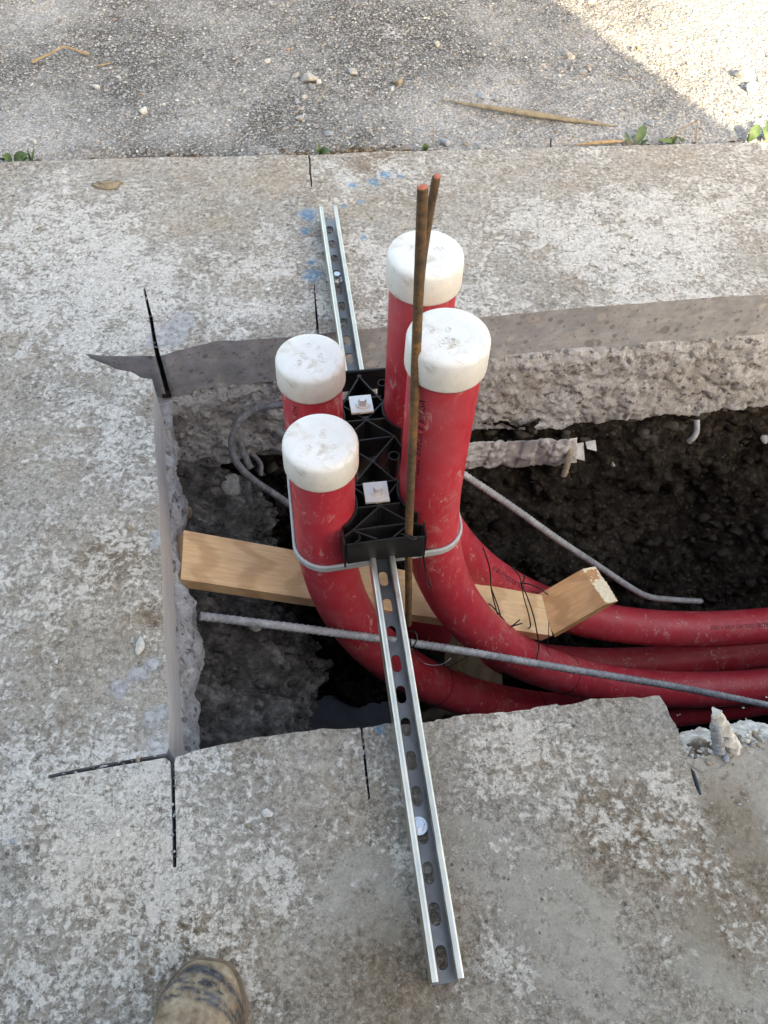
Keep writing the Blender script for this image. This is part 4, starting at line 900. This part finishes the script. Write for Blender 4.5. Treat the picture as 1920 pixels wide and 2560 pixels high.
i, j = np.meshgrid(np.arange(29), np.arange(89), indexing='ij'); Fq = np.stack([i * 90 + j, i * 90 + j + 1, (i + 1) * 90 + j + 1, (i + 1) * 90 + j], -1).reshape(-1, 4)
cr = thing('plastic_sheeting', 'crumpled dusty white plastic sheeting stuffed under the far slab', 'plastic sheet')
me = mesh_np('crumpled_sheet', pl_V, Fq, MPLAST, False); o = obj('crumpled_sheet', me, cr)
sol = o.modifiers.new('s', 'SOLIDIFY'); sol.thickness = .003
pk = MB(); a1 = onA(1441, 1098, 1.12); 
for k, (x0, y0, x1, y1, a) in enumerate(((1434, 1108, 1462, 1152, 1.11), (1464, 1102, 1492, 1128, 1.122))):
    P4 = [onA(x0, y0 + 5, a), onA(x1 - 3, y0, a + .01), onA(x1, y1, a - .012), onA(x0 + 4, y1 - 6, a - .02)]; off = np.array([*SD, 0]) * .003
    mb = MB(); mb.add(P4 + [q + off for q in P4], [(3, 2, 1, 0), (4, 5, 6, 7), (0, 1, 5, 4), (1, 2, 6, 5), (2, 3, 7, 6), (3, 0, 4, 7)]); mb.build('torn_flap', MPLAST, cr)
def rock(label, px, py, wpx, hpx, mat, z=0.0, seed=0, cat='stone', name='stone', group=None, sub=3, flatk=.75, rz=None, cuts=14, rough=.07):
    g = G(px, py, z); sc = np.linalg.norm(g - CAM) / FOC; W_ = wpx * sc; D_ = hpx * sc / .9; Hh = min(W_, D_) * flatk
    o = obj(name, rock_mesh(name, (W_, D_, Hh), mat, seed, sub, rough, cuts)); o.location = (g[0], g[1], z - Hh * .12)
    o.rotation_euler[2] = random.uniform(-.5, .5) if rz is None else rz
    tag(o, label, cat, group); return o
R_ = MROCKS
rock('rounded mortar lump standing up from the left bank beside the sawn edge', 466, 1285, 44, 50, R_[2], -.33, 11, flatk=1.8, rough=.12)
rock('blue grey boulder end poking out below the wood board at the left wall', 472, 1508, 44, 50, R_[3], -.27, 12, cuts=6)
rock('brown jagged chunk under the left end of the board', 520, 1480, 110, 60, R_[2], -.42, 13, rough=.2)
rock('grey wedge of broken concrete hanging below the hooked bar', 580, 1212, 60, 70, R_[1], -.40, 14, rough=.12)
rock('pale lump on the brown bank edge below the long bar', 640, 1570, 42, 26, R_[0], -.36, 15)
rock('smooth blue grey stone in the bank against the near left corner', 456, 1810, 26, 56, R_[3], -.26, 16, cuts=5)
rock('whitish stone resting on the dark far soil wall', 1533, 1163, 16, 17, R_[0], -.52, 17)
rock('grey cobble half out of the far wall at the right edge', 1912, 1098, 22, 30, R_[1], -.42, 18)
rock('brown rubble lump wedged at the broken slab corner on the right', 1738, 1868, 66, 52, R_[2], -.035, 19, rough=.22)
rock('smooth flat blue grey pebble set in the mortar by the crusted stub', 1812, 1893, 16, 24, R_[3], .0, 20, cuts=3)
rock('white angular chunk on the broken edge right of the crusted stub', 1890, 1862, 60, 34, R_[4], -.012, 21)
rock('small pale chunk on the broken edge just behind the crusted stub', 1852, 1872, 26, 22, R_[0], -.008, 22)
soil_noise = np.random.default_rng(3)

# ------------------------------------------------------------------ loose stones, listed one by one
big = [
 (770, 200, 60, 42, 0, 'large pale mortar lump on the asphalt above the blue paint', 31), (782, 220, 20, 26, 1, 'stubby grey stone leaning against the large pale mortar lump', 32),
 (740, 190, 24, 16, 0, 'flat pale chip touching the left side of the large mortar lump', 33), (798, 207, 14, 14, 4, 'small white stone just right of the large mortar lump', 34),
 (758, 244, 21, 18, 0, 'grey white stone directly below the large mortar lump', 35), (742, 258, 18, 14, 3, 'grey stone at the left of the small cluster below the mortar lump', 36),
 (755, 272, 20, 18, 0, 'rounded pale stone in the middle of the cluster below the mortar lump', 37), (800, 257, 14, 14, 3, 'bluish stone right of the cluster below the mortar lump', 38),
 (748, 300, 34, 19, 0, 'wide brownish stone at the foot of the cluster nearest the slab', 39), (358, 283, 32, 26, 4, 'flat white angular stone alone on the left asphalt', 40),
 (670, 156, 22, 15, 4, 'white oval pebble on the dark asphalt left of the mortar lump', 41), (881, 183, 25, 30, 0, 'long pale grey stone on the asphalt right of the mortar lump', 42),
 (819, 337, 26, 18, 3, 'pale blue flat stone lying in the brown dirt near the slab joint', 43), (183, 377, 19, 16, 3, 'blue grey stone by the slab edge near the left weed', 44),
 (223, 390, 19, 12, 0, 'pale stone touching the slab edge right of the left weed', 45), (87, 358, 15, 12, 4, 'white pebble above the left weed', 46),
 (242, 218, 26, 14, 4, 'wide white chip near the broken twig', 47), (1092, 114, 22, 22, 0, 'pale rounded stone on the dark asphalt right of the white spatter', 48),
 (996, 210, 32, 34, 2, 'brownish angular stone left of the wooden splinter', 49), (1422, 141, 40, 28, 0, 'large pale angular stone close to the shadow line', 50),
 (1411, 166, 16, 14, 3, 'bluish pebble below the large stone by the shadow line', 51), (1427, 172, 17, 16, 1, 'grey pebble right of the bluish pebble', 52),
 (1456, 183, 24, 14, 0, 'flat pale pebble nearest the shadow line below the big stone', 53), (1472, 176, 15, 18, 1, 'dull grey chip at the right end of the pebbles by the shadow line', 54),
 (1203, 244, 30, 24, 3, 'blue grey stone touching the left end of the wooden splinter', 55), (1238, 252, 18, 12, 1, 'dark chip below the left end of the wooden splinter', 56),
 (1111, 359, 34, 26, 3, 'dark bluish stone resting against the far slab edge', 57), (1162, 362, 22, 16, 2, 'brown clod beside the dark bluish stone at the slab edge', 58),
 (1624, 312, 26, 20, 3, 'bluish stone above the weeds at the right', 59), (1473, 6, 34, 30, 4, 'bright white stone in the sun at the top of the frame', 60),
 (1452, 4, 22, 14, 1, 'grey slab of stone beside the bright one at the top edge', 61), (1700, 189, 18, 14, 1, 'dark grey pebble in the sunlit gravel below the two-part rock', 62),
 (1580, 120, 12, 10, 1, 'small dark pebble in the sun beside the orange chip', 63), (1597, 121, 20, 10, 5, 'orange brown chip in the sunlit gravel', 64),
 (1858, 196, 62, 38, 0, 'big angular chunk in the sun with a grey shaded face', 65), (1880, 226, 36, 40, 4, 'white wedge of rock leaning below the big sunlit chunk', 66),
 (1720, 160, 14, 10, 0, 'pale pebble in the sun left of the big sunlit chunk', 67), (720, 125 , 16, 12, 5, 'reddish brown chip on the dark asphalt', 68)]
for px, py, ww, hh, mi, lab, sd in big:
    g = G(px, py, -.012); rock(lab, px, py, ww, hh, R_[mi], asph_z(g[0], g[1]), sd)
slabst = [
 (352, 1612, 30, 56, 4, 'white angular stone standing on the left slab near the sawn edge', 71), (331, 1600, 17, 18, 0, 'small pale stone against the left side of the white angular stone', 72),
 (325, 1322, 30, 24, 2, 'tan stone on the left slab level with the board end', 73), (162, 1562, 14, 13, 1, 'grey pebble above the trio of pebbles on the left slab', 74),
 (197, 1580, 10, 10, 3, 'tiny blue pebble right of the grey one on the left slab', 75), (141, 1610, 16, 15, 2, 'tan pebble in the middle of the left slab', 76),
 (141, 1656, 16, 15, 4, 'white pebble just below the tan one on the left slab', 77), (183, 1658, 10, 10, 1, 'tiny dark pebble right of the white one on the left slab', 78),
 (108, 1539, 13, 12, 3, 'bluish pebble highest of the pebbles on the left slab', 79), (668, 2033, 46, 24, 4, 'oblong white stone on the near slab left of the rail', 80),
 (622, 2066, 20, 14, 2, 'brown chip below and left of the oblong white stone', 81), (554, 1884, 16, 14, 0, 'cream pebble by the near edge of the hole', 82),
 (931, 547, 16, 12, 2, 'small dark clod on the far slab right of the rail end', 83), (345, 702, 14, 9, 1, 'dark chip above the upper left saw kerf', 84),
 (345, 1899, 17, 20, 2, 'tan chip bridging the left saw kerf', 85), (258, 1916, 26, 9, 3, 'flat grey chip lying in the left saw kerf', 86),
 (388, 1890, 14, 7, 0, 'pale crumb in the right part of the left saw kerf', 87), (432, 2012, 9, 12, 0, 'pale crumb stuck in the downward saw kerf', 88),
 (435, 2040, 9, 11, 1, 'grey crumb in the downward saw kerf under the pale one', 89), (909, 1880, 10, 16, 3, 'bluish crumb stuck in the short saw kerf by the rail', 90),
 (34, 2104, 14, 12, 3, 'bluish white chip at the left border of the near slab', 91), (640, 2285, 14, 14, 2, 'dark brown pebble on the near slab above the boot', 92),
 (455, 770, 14, 14, 1, 'grey chip at the spalled edge of the far slab', 93), (220, 960, 16, 12, 1, 'dark chip on the slab under the notch at the left', 94),
 (90, 690, 9, 8, 1, 'small dark crumb on the far left slab', 95)]
for px, py, ww, hh, mi, lab, sd in slabst: rock(lab, px, py, ww, hh, R_[mi], 0.0, sd)
# pebbles that nothing tells apart
rg = random.Random(12)
bases = [[rock_mesh('pebble', (1, rg.uniform(.7, 1), rg.uniform(.45, .7)), R_[k], 200 + 7 * k + q, 2) for q in range(3)] for k in range(6)]
for k in range(230):
    px, py = rg.uniform(0, 1920), rg.uniform(0, 1) ** .8 * 360; g = G(px, py, -.012); sun_ = px > 1400 + (py / 330) * 460
    if sun_ and rg.random() < .75: continue
    me = rg.choice(bases[rg.choices(range(6), (5, 4, 2, 3, 3, .2))[0]]); o = obj('pebble', me); q = rg.uniform(.004, .0125); o.scale = (q,) * 3
    o.location = (g[0], g[1], asph_z(g[0], g[1]) - q * .05); o.rotation_euler = (0, 0, rg.uniform(0, 6.28))
    tag(o, 'loose pebble lying on the asphalt beyond the slab', 'pebble', 'loose pebbles on the asphalt')
for k in range(46):
    px, py = rg.uniform(0, 1920), rg.uniform(420, 2560); g = G(px, py)
    if 330 < px and 700 < py < 1960: continue
    me = rg.choice(bases[rg.choice((1, 2, 3, 2, 0))]); o = obj('crumb', me); q = rg.uniform(.0025, .0055); o.scale = (q,) * 3
    o.location = (g[0], g[1], -q * .05); o.rotation_euler = (0, 0, rg.uniform(0, 6.28))
    tag(o, 'tiny stone crumb lying on the concrete slab', 'pebble', 'stone crumbs on the slab')
# chips nobody could count: one object each
def chips(name, pos, size, mat_list, seed, sub=1, kind='stuff', nrm=None):
    rgn = np.random.default_rng(seed); V0, F0_ = ico(sub); V0 = V0 if sub else V0; n = len(pos); m_ = len(V0)
    mi = rgn.integers(0, len(mat_list), n)
    R3 = rgn.normal(size=(n, 3, 3)); Qs = np.linalg.qr(R3)[0]
    sc = np.stack([rgn.uniform(.7, 1.3, n), rgn.uniform(.6, 1.1, n), rgn.uniform(.35, .7, n)], 1) * np.asarray(size)[:, None] / 2
    J = 1 + .28 * rgn.normal(size=(n, m_)).clip(-1.5, 1.5)
    VV = V0[None] * J[:, :, None]; VV = np.einsum('nij,nkj->nki', Qs, VV) * sc[:, None, :]; VV = VV + np.asarray(pos)[:, None, :]
    FF = F0_[None] + (np.arange(n) * m_)[:, None, None]
    me = mesh_np(name, VV.reshape(-1, 3), FF.reshape(-1, 3), mat_list[0])
    for mm in mat_list[1:]: me.materials.append(mm)
    me.polygons.foreach_set('material_index', np.repeat(mi, len(F0_)).astype(np.int32))
    o = obj(name, me); o['kind'] = kind; return o
rn = np.random.default_rng(5); Np = 17000
cx = rn.uniform(-1.5, 1.45, Np); cty = rn.uniform(.0, 1.15, Np); cy = np.interp(cx, xs, ex) + cty
keep = fbm(np.stack([cx * 3, cy * 3, cx * 0], 1), 3, 66) > rn.uniform(-1.0, .5, Np); cx, cy = cx[keep], cy[keep]
cz = np.array([asph_z(a, b) for a, b in zip(cx, cy)])
sz = rn.gamma(3.0, .00115, len(cx)) + .0015
chips('gravel', np.stack([cx, cy, cz + sz * .08], 1), sz, [R_[1], R_[0], R_[4], R_[2], R_[1]], 6, 1)
# stones set in the soil walls
def scatter_on(ob, n, smin, smax, mats, name, seed, zr=None):
    me = ob.data; k = len(me.vertices); co = np.empty(k * 3, np.float32); me.vertices.foreach_get('co', co); co = co.reshape(-1, 3); r_ = np.random.default_rng(seed)
    if zr: co = co[(co[:, 2] > zr[0]) & (co[:, 2] < zr[1]) & (co[:, 0] < 1.6)]
    idx = r_.integers(0, len(co), n); s_ = smin + (smax - smin) * r_.random(n) ** 3
    return chips(name, co[idx], s_, mats, seed, 1)
MDS = simple('soil_stone', (.052, .05, .048), .98, spec=.1, var=.4, nscale=80, bump=.6); MDS2 = simple('soil_clod', (.030, .027, .024), 1.0, spec=.05, var=.4, nscale=80, bump=.8)
scatter_on(soil_far, 4200, .005, .048, [MDS, MSOIL, MSOIL, MDS2, MSOIL, MSOIL], 'soil_stones', 8, (-1.25, -.36))
scatter_on(soil_left, 3600, .006, .030, [MRUB, MRUB, MDS, MRUB, R_[1]], 'rubble_stones', 9, (-.75, -.28))
# crumbs along the ledge under the far saw cut
fp = farP[::1]; rr_ = np.random.default_rng(14); idx = rr_.integers(0, len(fp), 420); px_ = fp[idx] + nF * rr_.uniform(.0, .012, 420)[:, None]
chips('ledge_crumbs', np.c_[px_, -.125 + rr_.uniform(-.006, .004, 420)], rr_.uniform(.003, .012, 420), [MBRK, R_[0], R_[1]], 15, 1)
# rough white crumbs on the broken near edge at the right
lipP = resample([G(1712, 1884)[:2], G(1737, 1897)[:2], G(1774, 1886)[:2], G(1820, 1868)[:2], G(1847, 1852)[:2], G(1875, 1862)[:2], G(1911, 1846)[:2], NE], .004)
def off_lip(Sg, Zg, P):
    d = -Zg; return -.012 + .045 * ss(d, .0, .09) + .012 * N3(Sg, Zg, 16, 71) + .007 * N3(Sg, Zg, 55, 72) * ss(d, 0, .01) + .03 * ss(d, .05, .12)
face_grid('broken_face', lipP, -np.concatenate([[-.0015], np.arange(.0, .16, .004)]), off_lip, MLIP, slab, -nF if False else -nF * -1 if False else (-nF))
e0, e1 = G(1722, 1893)[:2], G(1925, 1846)[:2]; tt = rr_.random(110)
chips('edge_crumbs', np.c_[e0 + (e1 - e0) * tt[:, None] + np.c_[rr_.uniform(-.004, .004, 110), rr_.uniform(-.012, .018, 110)], rr_.uniform(-.014, .000, 110)], rr_.uniform(.004, .013, 110), [MLIP, R_[0], R_[2]], 16, 1)
kp_ = []
for pts_, n_ in (([(363, 730), (378, 800), (389, 870)], 12), ([(130, 1940), (240, 1919), (340, 1901), (415, 1890)], 10), ([(432, 1905), (434, 2060), (436, 2160)], 12), ([(905, 1830), (913, 1900), (923, 1990)], 14), ([(786, 720), (789, 780), (795, 830)], 14), ([(774, 400), (778, 462)], 8)):
    q_ = resample(g2(pts_), .002); kp_.append(q_[rr_.integers(0, len(q_), n_)])
kp_ = np.concatenate(kp_); chips('kerf_crumbs', np.c_[kp_ + rr_.normal(0, .0016, kp_.shape), rr_.uniform(-.012, .001, len(kp_))], rr_.uniform(.002, .006, len(kp_)), [MC, R_[1], R_[0], R_[2]], 18, 1)
ng = 5200; gx, gy = rr_.uniform(-1.35, 1.15, ng), rr_.uniform(.0, 2.0, ng); kp = fbm(np.stack([gx * 4, gy * 4, gx * 0], 1), 3, 88) > -.15
inh = ((gy - CN[1] - .2 * (gx - CN[0]) > -.03) & (gy - CL[1] - .2 * (gx - CL[0]) < .03) & (gx > -.5 - .0 * gy)) | (gy > np.interp(gx, AE[:, 0], AE[:, 1]) - .01)
gx, gy = gx[kp & ~inh], gy[kp & ~inh]
chips('slab_grit', np.c_[gx, gy, gx * 0 + .0004], rr_.gamma(2.5, .0006, len(gx)) + .0009, [MC, R_[1], R_[2], R_[0]], 17, 1)

# ------------------------------------------------------------------ sticks, twigs, weeds
def stick(label, pts, r0, r1, mat, name='stick', cat='stick', flatn=1.0, jit=.0006):
    P = catmull(pts, .006); n = len(P); r = r0 + (r1 - r0) * np.abs(np.linspace(-1, 1, n)) ** 1.6
    V, Fc = tube(P, r, 8, True, None, jit, 3); return tag(obj(name, mesh_np(name, V, Fc, mat, False), None), label, cat)
g = lambda x, y, z=.0: G(x, y, z - .008)
stick('long weathered wooden splinter lying on the asphalt beyond the slab', [g(1105, 250, .003), g(1180, 262, .006), g(1300, 280, .008), g(1420, 298, .006), g(1545, 316, .002)], .0085, .0012, MDRYG, 'wood_splinter', 'splinter')
stick('dry bent twig with two arms on the left asphalt', [g(80, 155, .004), g(118, 138, .01), g(158, 118, .016), (g(185, 124, .012)), g(222, 136, .003)], .0025, .0045, MDRY)
stick('short dry twig below the bent one on the left asphalt', [g(240, 166), g(258, 162, .004), g(276, 158)], .0025, .0015, MDRY)
stick('thin dark twig beside the cluster of stones', [g(782, 268), g(805, 240, .006), g(820, 200, .002)], .0017, .0008, MDRYG)
stick('bark strip lying along the slab edge between the weeds', [g(1430, 362), g(1480, 358, .004), g(1530, 354, .005), g(1582, 352, .002)], .005, .001, MDRY, 'bark_strip')
stick('thin straight dry stalk standing at the slab edge', [G(1083, 380, -.01), G(1084, 345, .02), G(1085, 304, .05)], .0012, .0006, MDRYG, 'stalk')
stick('short black stub standing at the slab edge', [G(1377, 368, -.01), G(1377, 347, .012)], .002, .002, MWIRE, 'stub')
stick('bent reddish stalk arching at the right slab edge', [G(1668, 358, -.01), G(1690, 338, .015), G(1720, 315, .035), G(1744, 301, .05), G(1744, 303, .05), G(1742, 325, .03), G(1739, 357, -.005)], .0014, .0014, MDRY, 'stalk')
stick('dark thin twig at the left border of the near slab', [G(0, 2440, .002), G(14, 2400, .006), G(30, 2335, .002)], .0014, .0008, MDRYG)
md = obj('dried_mud_patch', rock_mesh('dried_mud_patch', (.062, .038, .004), MMUD, 91, 3, .3, 3)); md.location = (*G(272, 463)[:2], 0.0); tag(md, 'brown dried mud patch on the far slab at the left', 'mud')
r_ = np.random.default_rng(44); nd = 2600; dx = np.concatenate([r_.normal(-.10, .09, 1500), r_.normal(.72, .12, 500), r_.normal(-.72, .12, 600)]); dy = np.interp(dx, xs, ex) + np.abs(r_.normal(0, .016, nd)) - .002
chips('loose_dirt', np.c_[dx, dy, [asph_z(a_, b_) for a_, b_ in zip(dx, dy)]], r_.uniform(.003, .012, nd), [MDIRT, MDIRT, MMUD], 45, 1)
def leaf(parent, base, tip, wd, bend=.3):
    base, tip = np.array(base), np.array(tip); d = tip - base; L = np.linalg.norm(d); side = np.cross(d, (0.1, -.5, .7)); side /= np.linalg.norm(side); up = np.cross(side, d); up /= np.linalg.norm(up)
    V = []; n = 7
    for i in range(n + 1):
        t = i / n; ww = wd * math.sin(math.pi * min(1, t * .93 + .05)) ** .8; c = base + d * t + up * bend * L * math.sin(math.pi * t) * .3
        V += [c - side * ww / 2 + up * ww * .15, c, c + side * ww / 2 + up * ww * .15]
    Fq = [(i * 3 + j, i * 3 + j + 1, (i + 1) * 3 + j + 1, (i + 1) * 3 + j) for i in range(n) for j in (0, 1)]
    return obj('leaf', mesh_np('leaf', V, Fq, MLEAF, True), parent)
weeds = [('weed with broad leaves at the left end of the far slab edge', [(8, 403, -5, 396, .02), (35, 402, 70, 386, .022), (30, 402, 5, 390, .02), (62, 402, 50, 388, .014)]),
         ('thin grass tuft beside the broad-leaved weed at the left', [(78, 402, 68, 372, .005), (80, 402, 86, 370, .005), (76, 402, 72, 380, .004)]),
         ('small weed growing in the joint at the slab edge', [(800, 385, 796, 355, .006), (800, 385, 784, 372, .007), (802, 386, 826, 376, .016), (800, 385, 808, 368, .006)]),
         ('single round leaf at the slab edge by the straight stalk', [(1062, 378, 1060, 358, .018), (1064, 378, 1072, 372, .01)]),
         ('upright weed with two pointed leaves at the slab edge', [(1572, 366, 1562, 328, .010), (1588, 362, 1612, 312, .022), (1600, 362, 1622, 350, .008)]),
         ('low weed under the arching stalk', [(1690, 360, 1640, 350, .010), (1670, 360, 1694, 342, .016), (1700, 360, 1706, 344, .010), (1706, 358, 1690, 340, .006)]),
         ('leafy weed at the right end of the slab edge', [(1868, 354, 1898, 312, .024), (1872, 354, 1880, 330, .012)]),
         ('weed leaves cut by the right border of the frame', [(1915, 352, 1918, 300, .018), (1918, 354, 1908, 318, .014), (1925, 352, 1935, 310, .016)])]
for lab, lv in weeds:
    t = thing('weed', lab, 'plant', group=None)
    for (x0, y0, x1, y1, wd) in lv:
        leaf(t, G(x0, y0, -.012), G(x1, y1 , .012), wd * 1.15)

# ------------------------------------------------------------------ muddy work boot at the bottom edge
boot = thing('work_boot', 'muddy brown work boot with a ridged dark rubber toe at the bottom edge', 'boot')
tipW, backW = G(527, 2398, .035)[:2], G(484, 2560, .06)[:2]
bx = (tipW - backW) / np.linalg.norm(tipW - backW); by = np.array([-bx[1], bx[0]])
tip = tipW
def boot_mat():
    M = Mat('muddy_leather', .72, spec=.3); at = M.attr('band').outputs['Fac']
    mud = M.ramp(M.noise(45, 5, .65), [(.35, (.12, .085, .055)), (.52, (.25, .19, .13)), (.68, (.36, .30, .23))])
    mud = M.mix(M.ramp(M.noise(22, 3, .6), [(.55, 0), (.62, .8)]), mud, (.16, .085, .04))
    rub = M.ramp(M.noise(60, 4, .6), [(.35, (.012, .014, .018)), (.65, (.075, .082, .095))])
    msk = M.math('MULTIPLY', at, M.ramp(M.noise(38, 6, .75), [(.40, .1), (.50, 1)]), clamp=True)
    return M.out(M.mix(msk, mud, rub), None, M.bump(M.noise(120, 5, .7), .5, .002))
MBOOT = boot_mat()
secs = []; ns_ = 70; nr = 40; V = []; band = []
for i in range(ns_):
    t = .002 + (i / (ns_ - 1)) ** 1.5 * .30              # distance behind the toe tip
    wdt = .050 * min(1, (t / .050)) ** .34 * (1 - .10 * max(0, t - .12) / .18) if t < .30 else .045
    wdt = max(wdt, .004); hh = .058 * min(1, t / .06) ** .40 + .055 * ss(np.array(t), .10, .20)
    for k in range(nr):
        a = math.pi * (k / (nr - 1)); u = math.cos(a); v = math.sin(a)
        uu = math.copysign(abs(u) ** .75, u) * wdt; vv = v ** .7 * hh
        dist_ = t - .030 * (1 - v) + .006 * u + .016                              # bands arc round the toe
        rdg = 0
        b_ = 0
        for c0, w0 in ((.030, .0055), (.043, .005), (.0535, .0028), (.0605, .0022)):
            e = math.exp(-((dist_ - c0) / w0) ** 2); b_ = max(b_, e); rdg += e * .0016
        uu *= 1 + rdg * 8; vv += rdg
        P_ = tip - bx * t + by * uu; V.append((P_[0], P_[1], .022 + vv)); band.append(min(1, b_ * 1.4))
Fq = [(i * nr + j, i * nr + j + 1, (i + 1) * nr + j + 1, (i + 1) * nr + j) for i in range(ns_ - 1) for j in range(nr - 1)]
me = mesh_np('upper', V, Fq, MBOOT, True); at = me.attributes.new('band', 'FLOAT', 'POINT'); at.data.foreach_set('value', np.array(band, np.float32)); obj('upper', me, boot)
# sole
ol = []
for t in list(np.linspace(0, 1, 26)):
    tt_ = t ** 1.6 * .30; wdt = .056 * min(1, (tt_ + .0005) / .050) ** .34 * (1 - .12 * max(0, tt_ - .12) / .18) * .97; ol.append((tt_ - .003, wdt))
ring_ = [tip - bx * a + by * b for a, b in ol] + [tip - bx * a - by * b for a, b in ol[::-1]]
n = len(ring_); V = [(*p, .001) for p in ring_] + [(*p, .024) for p in ring_]
obj('sole', mesh_np('sole', V, [tuple(range(n, 2 * n))] + [(i, (i + 1) % n, n + (i + 1) % n, n + i) for i in range(n)] + [tuple(range(n - 1, -1, -1))], simple('mud_caked_sole', (.16, .115, .08), .9, var=.4, nscale=60, bump=.9)), boot)
hc = tip - bx * .235
V, Fc = tube([(*(hc), .07), (*(hc - bx * .005), .12), (*(hc - bx * .012), .18), (*(hc - bx * .015), .24)], [.05, .046, .05, .054], 32, True)
obj('shaft', mesh_np('shaft', V, Fc, MBOOT if False else simple('brown_leather', (.20, .13, .08), .8, var=.35, nscale=40, bump=.5), True), boot)
